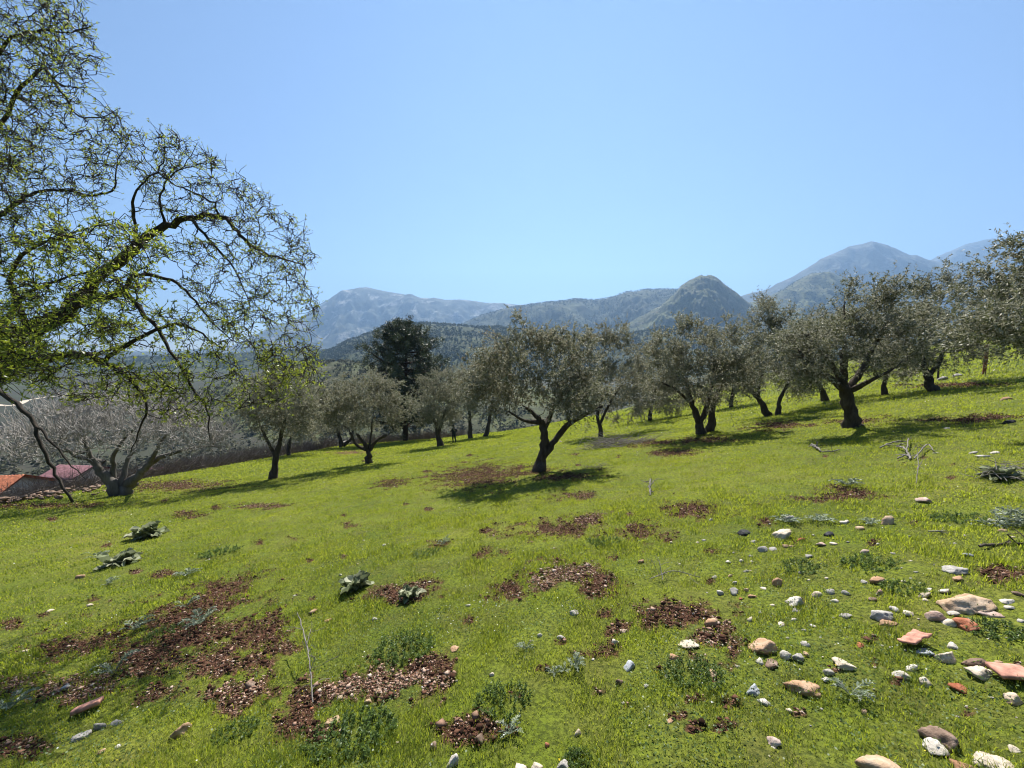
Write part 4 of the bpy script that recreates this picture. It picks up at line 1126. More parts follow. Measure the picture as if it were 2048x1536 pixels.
BIG = [ # px, py, w, h, colour, label, rotation, extra words others may refer to
 (1780,1536,104,62,'tan',"broad domed tan boulder with a smooth top, cut off by the picture's bottom edge","smooth domed boulder"),
 (1877,1463,64,56,'brown',"big brown boulder with a pale top and dark shaded face","big brown boulder"),
 (1862,1492,46,28,'white',"long pale stone slanting in the shade of the big brown boulder",None),
 (1921,1524,54,36,'orange',"rounded orange and cream stone between the domed boulder and the wide cream one",None),
 (1978,1513,70,38,'cream',"wide cream stone with a flat lit top near the bottom edge","wide cream stone"),
 (1608,1370,68,32,'orange',"long orange brown block lying across the grass","long orange block"),
 (1525,1286,54,36,'orange',"large orange brown stone with a pointed end and dark shaded side","pointed orange stone"),
 (1574,1309,24,22,'white',"smooth white oval stone touching the pointed orange stone",None),
 (1594,1312,28,19,'grey',"speckled oval grey stone leaning on the white oval one",None),
 (1930,1196,86,44,'tan',"largest wedge shaped tan slab with a ridged face","ridged tan slab"),
 (1766,1223,48,34,'grey',"large pitted grey stone full of hollows","pitted grey stone"),
 (1781,1243,36,21,'orange',"tan orange stone propped against the pitted grey one",None),
 (1930,1244,46,26,'rust',"rust red wedge of stone below the ridged slab","rust red wedge"),
 (1868,1230,28,26,'pink',"rounded pinkish white stone","rounded pinkish stone"),
 (1592,1201,36,25,'white',"bright white three sided stone","bright white stone"),
 (1556,1163,22,22,'orange',"round orange brown stone alone in the grass","round orange stone"),
 (1563,1068,34,24,'cream',"cream slab standing tilted in the upper pasture","tilted cream slab"),
 (1778,1040,30,24,'tan',"tan slab tipped up on edge out of dug earth","tipped up tan slab"),
 (1908,1140,44,17,'grey',"long pale grey slab with a square end","long pale grey slab"),
 (1913,1157,24,11,'orange',"orange stone tucked under the long pale grey slab",None),
 (1795,1349,36,21,'white',"white domed stone casting a crisp shadow","white domed stone"),
 (1893,1311,38,28,'cream',"cream stone riddled with small holes","holed cream stone"),
 (1946,1323,38,22,'brown',"brownish grey slab leaning behind the yellowish flat one",None),
 (1957,1345,58,19,'cream',"yellowish flat stone low in the grass","yellowish flat stone"),
 (1690,1324,44,24,'cream',"large cream stone with a shadowed lower face","large cream stone"),
 (1506,1375,36,23,'blue',"angular blue grey stone with a sharp tip","angular blue grey stone"),
 (1377,1287,44,15,'cream',"long cream stone at the rim of the dug patch","long cream stone"),
 (1545,1482,30,23,'pink',"single pinkish stone in open grass at the bottom","single pinkish stone"),
 (358,1460,42,40,'tan',"large tan stone slanting on end by torn turf","slanting tan stone"),
 (200,1448,30,23,'grey',"rough grey white stone near the broken brick","rough grey stone"),
 (230,1442,30,16,'grey',"long light grey stone beside the rough grey white one",None),
 (168,1468,34,20,'grey',"flat pale grey stone below the broken brick",None),
 (500,1362,24,34,'brown',"upright round brown stone among dug soil","upright brown stone"),
 (670,1436,38,24,'tan',"pointed tan stone below the gravelly hollow","pointed tan stone"),
 (905,1521,26,34,'white',"tall white stone stained pink at the bottom edge","tall white stone"),
 (1128,1527,32,36,'grey',"mottled white and grey boulder half under green leaves","mottled boulder"),
 (1040,1531,30,20,'cream',"cream stone at the bottom edge, downhill one of a touching pair",None),
 (1075,1531,28,22,'cream',"cream stone at the bottom edge, uphill one of a touching pair",None),
 (1157,1461,19,19,'cream',"cream stone pointed like a tooth","tooth shaped stone"),
 (1340,1441,23,14,'orange',"flat orange stone alone in thin grass","lone flat orange stone"),
 (1147,1223,25,14,'grey',"pale grey stone alone below the gravelly hole","lone pale grey stone"),
 (1259,1326,29,22,'blue',"bluish white stone by the spiny silver plant","bluish white stone"),
 (1238,1361,20,22,'brown',"brown cube like stone below the bluish white one","brown cube like stone"),
 (1419,1243,28,24,'orange',"orange tan stone lodged in dug red earth","lodged orange stone"),
 (1851,999,32,11,'pink',"flat pinkish slab alone on the upper pasture","flat pinkish slab"),
 (2013,843,24,13,'dark',"dark rounded boulder in tree shade on the upper slope","dark shaded boulder"),
 (2032,1398,36,26,'tan',"tan stone by the frame below the roof tile piece","tan stone below the tile"),
 (691,884,17,13,'white',"pale block of stone between two dark stumps","pale stump side block"),
 (1487,1062,27,14,'dark',"blackish stone lying flat in sunlit grass","blackish flat stone"),
]
SMALL = [
 (1600,1078,17,11,'rust'),(1574,1092,26,10,'tan'),(1640,1086,20,12,'pink'),(1668,1087,14,8,'cream'),(1727,1102,18,14,'pink'),(1617,1112,17,10,'grey'),(1526,1098,24,16,'grey'),
 (1546,1098,20,8,'grey'),(1655,1067,24,11,'dark'),(1577,1036,22,17,'white'),(1688,1044,15,9,'white'),(1720,1055,18,8,'tan'),(1506,1082,14,7,'grey'),(1500,1111,10,6,'grey'),
 (1483,1121,9,6,'white'),(1504,1121,9,6,'white'),(1457,1122,13,6,'white'),(1461,1150,13,12,'orange'),(1430,1152,14,9,'grey'),(1468,1182,22,16,'grey'),(1440,1184,14,13,'white'),
 (1494,1179,12,10,'tan'),(1502,1190,20,10,'orange'),(1527,1175,15,9,'cream'),(1480,1197,9,6,'rust'),(1590,1218,22,8,'grey'),(1633,1188,25,14,'cream'),(1661,1181,16,18,'grey'),
 (1690,1183,18,16,'grey'),(1667,1201,16,9,'white'),(1727,1162,20,10,'grey'),(1754,1160,28,15,'orange'),(1760,1184,14,17,'pink'),(1743,1198,18,10,'brown'),(1694,1228,26,14,'grey'),
 (1500,1238,13,11,'cream'),(1588,1237,12,9,'white'),(1562,1245,20,9,'cream'),(1436,1245,11,12,'pink'),(1451,1242,13,12,'orange'),(1937,1110,20,9,'blue'),(1848,1190,26,12,'cream'),
 (1856,1178,20,12,'cream'),(1890,1180,24,12,'cream'),(1788,1217,18,12,'white'),(1817,1225,21,12,'cream'),(1898,1242,24,18,'cream'),(1905,1224,22,9,'white'),(1977,1226,36,11,'pink'),
 (2010,1203,27,8,'white'),(2022,1214,20,8,'white'),(2036,1188,20,12,'brown'),(1850,1201,16,8,'cream'),(1520,1322,17,13,'white'),(1545,1323,32,15,'brown'),(1613,1288,18,13,'white'),
 (1614,1307,13,9,'tan'),(1720,1290,17,10,'rust'),(1658,1340,18,18,'white'),(1648,1358,19,11,'white'),(1678,1368,17,14,'grey'),(1530,1403,26,18,'white'),(1475,1399,14,9,'white'),
 (1579,1421,15,12,'cream'),(1422,1345,29,12,'tan'),(1728,1423,14,11,'tan'),(1547,1497,12,6,'white'),(1824,1335,26,18,'white'),(1852,1361,26,20,'cream'),(1914,1374,33,17,'rust'),
 (1848,1304,32,15,'blue'),(1905,1291,26,13,'white'),(1998,1325,18,9,'tan'),(1080,1270,13,12,'white'),(1122,1273,20,9,'grey'),(1231,1282,19,18,'cream'),(1248,1261,20,11,'pink'),
 (1350,1313,25,12,'orange'),(1093,1490,13,13,'rust'),(868,1490,16,18,'brown'),(960,1475,23,25,'brown'),(910,1295,21,12,'orange'),(982,1348,14,12,'cream'),(737,1403,20,16,'tan'),
 (749,1237,13,9,'white'),(625,1222,17,10,'tan'),(655,1240,17,7,'orange'),(935,1210,13,6,'grey'),(1282,1122,15,9,'orange'),(85,1493,15,12,'orange'),(203,1502,19,13,'tan'),
 (235,1492,15,10,'white'),(132,1373,17,13,'white'),(163,1152,18,10,'orange'),(180,1209,15,7,'cream'),(100,1219,13,7,'cream'),(53,1300,20,10,'cream'),(622,1418,11,12,'rust'),
 (2013,797,13,8,'orange'),(1965,912,17,7,'white'),(1893,856,11,6,'white'),(1888,756,19,9,'grey'),(1913,750,18,8,'grey'),(1770,779,11,6,'white'),(1990,904,16,7,'white'),
 (2005,1060,14,8,'tan'),(1693,1043,10,7,'white'),(1120,882,9,6,'white'),(590,1190,9,6,'white'),(1292,1372,10,9,'white'),(860,1163,10,6,'white'),(2030,1500,26,14,'cream'),
 (1946,905,12,6,'grey'),(1870,905,10,5,'grey'),(2042,1240,16,10,'white'),(1470,1165,10,7,'white'),(1545,1210,12,7,'cream'),(1520,1225,9,6,'grey'),(1625,1250,14,8,'white'),
]
LAND += [(1110,1150,"gravelly hole in mid pasture"), (770,1360,"gravelly hollow under green weeds"), (440,1205,"widest dug up patch"), (1350,1235,"dug patch with red stones"),
         (175,1423,"broken brick"), (2022,1357,"roof tile piece"), (1825,1290,"ribbed tile shard"), (1081,943,"big forked olive tree"), (1706,854,"thick stumpy olive trunk"),
         (2010,945,"heap of cut stems"), (710,1160,"bushy grey green mullein"), (1967,745,"orange fence post"), (1690,990,"upper dug strip"), (90,1378,"stony dirt strip")]
for b in BIG:
    if b[6]: LAND.append((b[0], b[1], b[6]))

def put_stone(px, py, w, h, col, label, g, group=None, sub=3):
    # px, py is the middle of the stone as seen
    G = ground_at(px, py + h * .35); Y = G[1]; s = Y / FPX * (1.0 + 0.0)
    W = w * s; Hs = h * s
    depth = g.uniform(.75, 1.15) * W
    # what is seen of the height mixes top and side on a slope seen from above
    sl = min(0.9, (CAMZ - G[2]) / max(np.hypot(G[0], G[1]), .1))
    H = max(.35 * W, Hs * 1.05 - .25 * sl * depth); H = min(H, 1.1 * W)
    depth = max(depth if H < .8 * Hs else depth, .5 * W)
    V, F = rock_mesh(g, sub, W * 1.06, depth, H * 1.35)
    a = g.uniform(-.35, .35); tz = math.atan(0.13)
    c_, s_ = math.cos(a), math.sin(a)
    V = np.stack([V[:, 0] * c_ - V[:, 1] * s_, V[:, 0] * s_ + V[:, 1] * c_, V[:, 2]], -1)
    V[:, 2] += V[:, 0] * .13 - V[:, 1] * .18
    mb = MB(); O = G + np.array([0, 0, H * .10])
    mb.add(V + O, None, F)
    o = mb.build("stone", STONE[col], smooth=(sub < 3 and False), origin=O)
    tag(o, label, "stone", group)
    return o

def build_stones():
    g = np.random.default_rng(600)
    for (px, py, w, h, col, lab, _) in BIG:
        USED_LABELS.add(lab); put_stone(px, py, w, h, col, lab, g, "loose stones on the pasture", 4 if w > 30 else 3)
    for (px, py, w, h, col) in SMALL:
        put_stone(px, py, w, h, col, stone_label(px, py, w, h, col), g, "loose stones on the pasture", 3 if w > 18 else 2)
    # pebbles too alike to tell apart
    n = 0; cols = ['white', 'cream', 'grey', 'white', 'grey', 'cream']
    P0 = []
    while n < 130:
        if n < 95: px, py = g.normal(1640, 220), g.normal(1230, 130)
        else: px, py = g.uniform(20, 2040), g.uniform(1010, 1530)
        if not (0 < px < 2046 and 1000 < py < 1534) or (px < 1330 and n < 95): continue
        if any((px - q[0]) ** 2 + (py - q[1]) ** 2 < (q[2] * .6 + 10) ** 2 for q in BIG + SMALL): continue
        w = g.uniform(4, 9); put_stone(px, py, w, w * g.uniform(.5, .8), cols[g.integers(0, 6)], "tiny pale pebble no wider than a coin, half hidden in the grass", g, "tiny pebbles strewn in the grass", 1)
        n += 1
build_stones()

def tiles():
    import bmesh
    def slab(name, px, py, wpx, dpx, th, rot, tilt, mat, label, cat, rib=0, curve=0.0, notch=.2, seed=1):
        g = np.random.default_rng(seed)
        G = ground_at(px, py); s = G[1] / FPX; w, d = wpx * s, dpx * s
        nx, ny = 13, 9
        u = np.linspace(-.5, .5, nx); v = np.linspace(-.5, .5, ny)
        U, V_ = np.meshgrid(u, v)
        Z = curve * w * (1 - (2 * U) ** 2) + rib * np.abs(np.sin(U * 9)) * th
        edge = 1 + notch * vn(np.arctan2(V_, U) * 1.4 + seed, V_ * 0 + seed * 1.7, 5)
        top = np.stack([U * w * edge, V_ * d * edge, Z + th / 2], -1).reshape(-1, 3); bot = top.copy(); bot[:, 2] -= th
        i = np.arange(ny - 1)[:, None] * nx; j = np.arange(nx - 1)[None, :]
        Q = np.stack([i + j, i + j + 1, i + nx + j + 1, i + nx + j], -1).reshape(-1, 4); N = nx * ny
        B = Q[:, ::-1] + N
        loop = list(range(nx)) + [nx * k + nx - 1 for k in range(1, ny)] + [N - 1 - k for k in range(1, nx)] + [nx * k for k in range(ny - 2, 0, -1)]
        S = np.array([[loop[k], loop[k] + N, loop[(k + 1) % len(loop)] + N, loop[(k + 1) % len(loop)]] for k in range(len(loop))])
        A = np.vstack([top, bot]); c, s_ = math.cos(rot), math.sin(rot)
        A = np.stack([A[:, 0] * c - A[:, 1] * s_, A[:, 0] * s_ + A[:, 1] * c, A[:, 2] + A[:, 0] * tilt[0] + A[:, 1] * tilt[1]], -1)
        A[:, 2] += .13 * A[:, 0] - .18 * A[:, 1]
        O = G + np.array([0, 0, th * .5 + .018 + abs(tilt[0]) * w * .35 + abs(tilt[1]) * d * .3])
        mb = MB(); mb.add(A + O, np.vstack([Q, B, S]))
        tag(mb.build(name, mat, origin=O), label, cat)
    slab("roof_tile", 2024, 1360, 64, 44, .016, -.25, (-.12, .05), M['terracotta'], "broken pink terracotta roof tile with a square edge, by the frame", "roof tile", 0, .03, .10, 3)
    slab("tile_shard", 1825, 1292, 46, 30, .012, .2, (.2, -.25), M['terracotta'], "thin red shard of ribbed tile standing up from the grass", "tile shard", .8, 0, .22, 8)
    slab("brick_piece", 175, 1424, 46, 22, .03, .55, (.1, -.1), M['terracotta'], "orange piece of broken brick lying on the dirt strip", "brick piece", 0, 0, .1, 12)
tiles()

# ---------------------------------------------------------------- plants of the pasture, each a thing of its own
def rosette(px, py, wpx, kind, label, seed, cat, name, group=None, hfac=.5):
    g = np.random.default_rng(seed)
    G = ground_at(px, py); s = G[1] / FPX; Rw = wpx * s / 2
    mb = MB()
    if kind == 'thistle':          # long toothed silver leaves arching out of one root
        for k in range(g.integers(9, 14)):
            a = g.uniform(0, 6.28); L = Rw * g.uniform(.75, 1.25); rise = hfac * L * g.uniform(.6, 1.4)
            n = 9; t = np.linspace(0, 1, n)
            C = np.stack([np.cos(a) * L * t, np.sin(a) * L * t, rise * np.sin(t * 2.1) + .005], -1)
            S = np.array([-math.sin(a), math.cos(a), 0.0]); 
            wid = L * .13 * np.sin(np.pi * np.clip(t * .92 + .08, 0, 1)) ** .7
            tube(mb, C, np.full(n, max(.0012, L * .010)), 4, .95, cap=False)
            for sd in (-1, 1):                                 # lobes
                P = C[1:-1] + 0; m = len(P)
                D = S * sd + (C[2:] - C[:-2]) / (np.linalg.norm(C[2:] - C[:-2], axis=1)[:, None]) * .6 + g.normal(0, .12, (m, 3)) + [0, 0, .25]
                leaves(mb, P, D, wid[1:-1] * 1.9, wid[1:-1] * .8, np.clip(g.normal(.55, .2, m), 0, 1), .3, g)
            leaves(mb, C[-2:-1], (C[-1] - C[-3])[None], L * .2, L * .09, np.array([.6]), .1, g)
        mat = M['silver']
    elif kind == 'mullein':        # broad, felted, wavy leaves in a heap
        for k in range(g.integers(36, 48)):
            a = g.uniform(0, 6.28); L = Rw * g.uniform(.35, .95); up = g.uniform(.35, 1.9)
            n, m = 7, 5; t = np.linspace(0, 1, n)[:, None]; u = np.linspace(-1, 1, m)[None, :]
            wv = L * .34 * np.sin(np.pi * (t * .86 + .1)) ** .8
            o = unit(np.array([math.cos(a), math.sin(a), up]))
            out = o * L; S = np.array([-math.sin(a), math.cos(a), 0.0]); N = np.cross(S, o)
            P = t[..., None] * out + (u * wv)[..., None] * S + ((np.abs(u) ** 1.5) * wv * .55 + .16 * L * np.sin(u * 4 + t * 8 + k * 1.7) - .35 * L * t ** 2 * (up < .9))[..., None] * N * -1
            P = P + np.array([math.cos(a), math.sin(a), 0]) * Rw * .12
            P[..., 2] = np.maximum(P[..., 2], .004)
            i = np.arange(n - 1)[:, None] * m; j = np.arange(m - 1)[None, :]
            Q = np.stack([i + j, i + j + 1, i + m + j + 1, i + m + j], -1).reshape(-1, 4)
            mb.add(P.reshape(-1, 3), Q, None, np.clip(g.normal(.45, .24) + .25 * np.abs(u) * np.ones((n, m)), 0, 1).ravel())
        mat = M['mullein']
    else:                          # bushy heap of small leaves on thin stems
        ns = int(30 + wpx * .55)
        for k in range(ns):
            a = g.uniform(0, 6.28); rr = Rw * math.sqrt(g.random()); L = Rw * hfac * g.uniform(.5, 1.2) * (1.25 - .6 * rr / Rw)
            p0 = np.array([math.cos(a) * rr, math.sin(a) * rr * .8, 0]); d = unit(np.array([math.cos(a) * .6 * rr / Rw + g.normal(0, .25), math.sin(a) * .6 * rr / Rw + g.normal(0, .25), 1]))
            n = 16; t = g.uniform(.1, 1, (n, 1))
            P = p0 + d * L * t; D = g.normal(size=(n, 3)) + d * .5
            leaves(mb, P, D, g.uniform(.5, 1, n) * max(.016, Rw * .11), max(.006, Rw * .04), np.clip(g.normal(.4, .22, n), 0, 1), .25, g)
            tube(mb, np.array([p0, p0 + d * L]), [.0016, .001], 3, .3, cap=False)
        mat = M['weed'] if kind == 'weed' else M['silver']
    for v in mb.v: v[:, 2] += .13 * v[:, 0] - .18 * v[:, 1]
    for i in range(len(mb.v)): mb.v[i] = mb.v[i] + G
    tag(mb.build(name, mat, origin=G), label, cat, group)

PLANTS = [
 (712,1178,84,'mullein',"bushy grey green mullein with thick wavy leaves, alone in the pasture",.8),
 (820,1195,66,'mullein',"open mullein with a few broad upright leaves on dug soil",.8),
 (238,1130,84,'mullein',"dark spiny looking mullein clump on the downhill side of the pasture",.7),
 (292,1075,76,'mullein',"long leaved dark plant up the slope from the spiny mullein clump",.5),
 (1998,957,70,'mullein',"pale leaved plant growing through the heap of cut stems",.6),
 (268,1262,66,'thistle',"silver thistle in the middle of the widest dug patch",.45),
 (402,1250,72,'thistle',"large silver thistle at the uphill end of the widest dug patch",.5),
 (228,1350,72,'thistle',"upright silver thistle by itself on green turf between dirt strips",.8),
 (20,1420,86,'thistle',"silver thistle cut by the frame beside the stony dirt strip",.6),
 (374,1152,46,'thistle',"small flat thistle just beyond the widest dug patch",.4),
 (196,1118,40,'thistle',"pale thistle beside the dark spiny mullein",.6),
 (215,1170,34,'thistle',"small thin thistle below the dark spiny mullein",.4),
 (372,1215,44,'thistle',"thistle leaf tuft leaning over the rim of the widest dug patch",.6),
 (1050,1302,38,'thistle',"little round silver thistle in bright grass",.6),
 (1150,1338,52,'thistle',"spiny silver thistle near the bluish white stone",.6),
 (1108,1350,36,'thistle',"faint thistle beside the spiny silver one",.4),
 (1022,1472,60,'thistle',"silver thistle below the bushy dark weed",.5),
 (1700,1395,84,'thistle',"silver white thistle sprawling beside the long orange block",.5),
 (1570,1045,56,'thistle',"narrow leaved thistle under the white stone on the upper pasture",.3),
 (1640,1043,54,'thistle',"flat spreading thistle on the upper pasture",.25),
 (1742,1048,40,'thistle',"thin thistle beside the tipped up tan slab",.3),
 (1130,1345,30,'thistle',"smallest thistle between two silver ones",.4),
 (885,1092,34,'thistle',"spiky grey thistle by a crumb of dug earth",.7),
 (1695,972,56,'thistle',"ash grey thistle at the head of the dug strip on the upper slope",.4),
 (1005,1405,120,'weed',"bushy dark green weed, tallest of the low plants in the pasture",.45),
 (810,1300,130,'weed',"wide green weed growing over the gravelly hollow",.4),
 (700,1480,190,'weed',"broad bluish green weed patch at the bottom of the picture",.25),
 (1385,1350,120,'weed',"dark leafy weed behind the angular blue grey stone",.4),
 (1740,1130,100,'weed',"grey green weed among the stones on the uphill side",.3),
 (1605,1135,84,'weed',"low weed beyond the round orange stone",.3),
 (1810,1178,80,'weed',"low weed beside the cream rubble stones",.25),
 (1205,1085,70,'weed',"leafy weed below the upper dug patch",.3),
 (850,1108,56,'weed',"dark weed tuft by the spiky grey thistle",.35),
 (440,1105,80,'weed',"flat dark weed in open grass beyond the widest dug patch",.2),
 (1155,1525,60,'weed',"green leaves hugging the mottled boulder",.5),
 (1980,1260,100,'weed',"green weed below the ridged tan slab",.3),
 (1920,1040,90,'weed',"low weed near the dry bush",.25),
 (470,1465,90,'weed',"green weed below the upright brown stone",.3),
 (330,1265,70,'weed',"fresh green weed inside the widest dug patch",.3),
]
KN = {'mullein': ('mullein', 'plant'), 'thistle': ('thistle', 'thistle'), 'weed': ('weed', 'weed')}
for i, (px, py, w, kind, lab, hf) in enumerate(PLANTS):
    rosette(px, py, w, kind, lab, 700 + i, KN[kind][1], KN[kind][0], None, hf)

# ---------------------------------------------------------------- dead wood
def lying(name, strands, label, cat, seed, mat='dead_wood', lift=.03, thick=1.0):
    g = np.random.default_rng(seed); mb = MB(); O = ground_at(*strands[0][0][:2])
    for st in strands:
        P, R_ = [], []
        for q in st:
            G = ground_at(q[0], q[1]); P.append(G + np.array([0, 0, lift + (q[3] if len(q) > 3 else 0)])); R_.append(q[2] * G[1] / FPX * thick * .58)
        Q, r = smooth_path(P, R_, 5)
        Q[1:-1] += g.normal(size=Q[1:-1].shape) * r[1:-1, None] * .5
        tube(mb, Q, r, 7, .5, wob=.2)
        for _ in range(4):
            p = Q[g.integers(1, len(Q))]; d = unit(g.normal(size=3) + [0, 0, .5]); L = g.uniform(.06, .25)
            tube(mb, np.array([p, p + d * L * .5 + g.normal(size=3) * .02, p + d * L]), [r[-1] * .8, r[-1] * .6, .002], 4, .5, cap=False)
    return tag(mb.build(name, M[mat], smooth=True, origin=O), label, cat)
lying("fallen_branch", [[(1758,899,2),(1786,892,2.5,.05),(1812,886,2)],[(1792,896,2),(1806,904,3,.05),(1817,914,3),(1819,922,3)],[(1795,921,2.2),(1808,917,2.5,.03),(1820,917,2.5)],[(1816,886,1.6,.06),(1813,902,2,.04),(1819,918,2)],
      [(1828,921,2),(1843,908,2.2,.05),(1855,898,2,.05),(1868,906,1.6)]], "grey forked fallen branch on the shaded grass of the upper slope", "branch", 800)
lying("fallen_branch", [[(1622,893,3.5),(1632,899,4,.04),(1640,905,3)],[(1640,905,2),(1665,906,2),(1680,902,1.4)]], "short stubby fallen branch near the shadow of the thick trunk", "branch", 801)
lying("fallen_branch", [[(1300,1165,1.6),(1345,1158,1.6,.04),(1400,1162,1.2)],[(1325,1166,1.6),(1318,1152,1.2,.1)]], "thin bent twig lying in sunlit grass beyond the dug patch with red stones", "branch", 802)
lying("fallen_branch", [[(1855,1069,2),(1875,1069,2.5),(1890,1068,1.6)]], "short straight stick on the pasture near the dry bush", "branch", 803)
lying("plank", [[(1958,1098,6),(2000,1093,6),(2060,1090,5)]], "weathered brown pole lying flat at the uphill edge of the picture", "pole", 804, 'olive_bark', .02, .8)
lying("dry_stalk", [[(626,1408,2.5),(622,1372,2.4,.09),(616,1340,2.2,.17),(604,1300,1.8,.22),(598,1292,1.2,.27)],[(616,1340,1.6,.17),(625,1318,1.2,.22)],[(622,1372,1.6,.09),(633,1360,1.2,.15)]],
      "dead grey thistle stalk standing between the dug patch and the gravelly hollow", "stalk", 805, 'dead_wood', .01)
lying("dry_stalk", [[(1300,992,3),(1299,985,3,.08),(1300,978,2.5,.17)],[(1300,985,2,.1),(1306,980,1.5,.15)]], "stubby dead stalk upright in grass below the shade of the big forked tree", "stalk", 806, 'dead_wood', .01)
lying("dry_stalk", [[(1832,968,1.4),(1834,955,1.4,.14),(1832,945,1,.25)],[(1834,958,1,.12),(1842,950,.8,.2)]], "thin dry stalk standing alone on the upper slope", "stalk", 807, 'dead_wood', .01)

def brush_heap(name, px, py, wpx, hm, n, label, cat, seed, mat='dead_wood', leafy=0, curl=.4):
    g = np.random.default_rng(seed); G = ground_at(px, py); s = G[1] / FPX; Rw = wpx * s / 2
    mb = MB()
    for _ in range(n):
        a = g.uniform(0, 6.28); rr = Rw * g.random() ** .7
        p = np.array([math.cos(a) * rr, math.sin(a) * rr * .6, g.uniform(.0, hm * .6) * (1 - .6 * rr / Rw)])
        b = g.uniform(0, 6.28); L = Rw * g.uniform(.3, .8); d = np.array([math.cos(b), math.sin(b) * .8, g.uniform(-.1, .5)])
        q, r = smooth_path([p, p + d * L * .5 + g.normal(size=3) * .1 * L, p + d * L + np.array([0, 0, -.2 * L * curl])], [.009, .006, .003], 3)
        q[:, 2] = np.maximum(q[:, 2], .004)
        tube(mb, q, r * min(1, max(.5, Rw)), 4, g.uniform(.2, .9), cap=False)
        if leafy:
            m = leafy; leaves(mb, q[g.integers(0, len(q), m)], g.normal(size=(m, 3)), max(.03, Rw * .12), max(.012, Rw * .045), g.uniform(0.2, 1, m), .4, g)
    for v in mb.v: v[:, 2] += .13 * v[:, 0] - .18 * v[:, 1]
    for i in range(len(mb.v)): mb.v[i] = mb.v[i] + G
    tag(mb.build(name, M[mat], origin=G), label, cat)
brush_heap("brush_heap", 1228, 893, 150, .5, 240, "heap of thin grey prunings under the slender olive tree", "brush heap", 820)
brush_heap("brush_heap", 2005, 958, 120, .4, 60, "heap of cut stems with pale leaves by the uphill edge of the pasture", "brush heap", 821)
brush_heap("dry_bush", 2028, 1052, 100, .32, 120, "dry grey bush with pale curled leaves, cut by the frame", "bush", 822, 'silver', 3)
brush_heap("brush_heap", 1195, 935, 70, .12, 40, "few thin twigs scattered on grass at the edge of the big forked tree's shadow", "twigs", 823)

# ---------------------------------------------------------------- fence posts
def post(px, py, top, wpx, mat, label, name="fence_post", lean=0.0):
    G = ground_at(px, py); s = G[1] / FPX; H = (py - top) * s; r = wpx * s / 2
    mb = MB(); P = np.array([[0, 0, -.25], [lean * H * .5, 0, H * .5], [lean * H, 0, H]]) + G
    q, rr = smooth_path(P, [r, r, r * .92], 5)
    tube(mb, q, rr, 9, .5, wob=.08)
    tag(mb.build(name, mat, origin=G), label, "fence post")
M['orange_post'] = plain_mat("rusty_paint", (0.22, 0.085, 0.045), .8, .35, 14)
M['dark_post'] = plain_mat("dark_iron", (0.035, 0.03, 0.028), .7, .3, 14)
post(1968, 749, 690, 5.5, M['orange_post'], "stout orange brown fence post on the uphill boundary")
post(1876, 759, 723, 3.2, M['dark_post'], "thin dark iron fence stake between the tall olive foot and two grey stones", lean=-.06)
post(1621, 786, 762, 3, M['dark_post'], "thin dark iron fence stake seen past the leaning olive trunk")

# ---------------------------------------------------------------- houses below the grove
def house(px, py, Y, wx, wy, roofh, wall_h, rot, rmat, label):
    ridge_p = at(px, py, Y); z = ridge_p[2] - roofh
    O = np.array([ridge_p[0], Y, z - wall_h]); root = empty("house", O, label, "house")
    c, s = math.cos(rot), math.sin(rot)
    T = lambda A: np.stack([A[:, 0] * c - A[:, 1] * s, A[:, 0] * s + A[:, 1] * c, A[:, 2]], -1) + O
    x, y = wx / 2, wy / 2; gz = -6.0
    mb = MB()
    V = np.array([[-x, -y, gz], [x, -y, gz], [x, y, gz], [-x, y, gz], [-x, -y, wall_h], [x, -y, wall_h], [x, y, wall_h], [-x, y, wall_h], [-x, 0, wall_h + roofh], [x, 0, wall_h + roofh]], float)
    mb.add(T(V), [[0, 1, 5, 4], [1, 2, 6, 5], [2, 3, 7, 6], [3, 0, 4, 7]], [[4, 8, 7], [5, 6, 9]])
    mb.build("wall", M['plaster'], root, origin=O)
    mb = MB(); o_ = .35; n = int(wx / .22)
    k = roofh / y
    for sd in (-1, 1):                                   # each slope: corrugated rows of tiles with thickness
        u = np.linspace(-x - o_, x + o_, n * 4 + 1); t = np.linspace(0, 1, 8)
        U, T_ = np.meshgrid(u, t)
        Yv = sd * T_ * (y + o_); Zv = wall_h + roofh + .06 - T_ * (y + o_) * k + .045 * np.sin(U / .22 * 2 * math.pi) - .02 * ((T_ * 7) % 1)
        top = np.stack([U, Yv, Zv], -1).reshape(-1, 3); m = len(u)
        i = np.arange(7)[:, None] * m; j = np.arange(m - 1)[None, :]
        Q = np.stack([i + j, i + j + 1, i + m + j + 1, i + m + j], -1).reshape(-1, 4)
        bot = top - [0, 0, .1]; N = len(top)
        e = np.stack([7 * m + j[0], 7 * m + j[0] + 1, 7 * m + j[0] + 1 + N, 7 * m + j[0] + N], -1)
        mb.add(T(np.vstack([top, bot])), np.vstack([Q, Q[:, ::-1] + N, e]))
    mb.build("roof", rmat, root, origin=O)
    mb = MB()
    for wxp in (-x * .5, x * .45):
        V = np.array([[wxp - .4, -y - .02, 1.0], [wxp + .4, -y - .02, 1.0], [wxp + .4, -y - .02, 2.1], [wxp - .4, -y - .02, 2.1]]); V2 = V + [0, -.03, 0]
        w = MB(); w.add(T(np.vstack([V, V2])), [[4, 5, 6, 7], [0, 4, 7, 3], [1, 2, 6, 5], [3, 7, 6, 2], [0, 1, 5, 4]])
        w.build("window", M['window_glass'], root, origin=O)
M['plaster'] = plain_mat("plaster", (0.48, 0.42, 0.36), .9, .15, 3)
M['roof_orange'] = plain_mat("orange_tiles", (0.33, 0.115, 0.06), .85, .5, 5)
M['roof_mauve'] = plain_mat("mauve_roof", (0.21, 0.105, 0.115), .8, .4, 4)
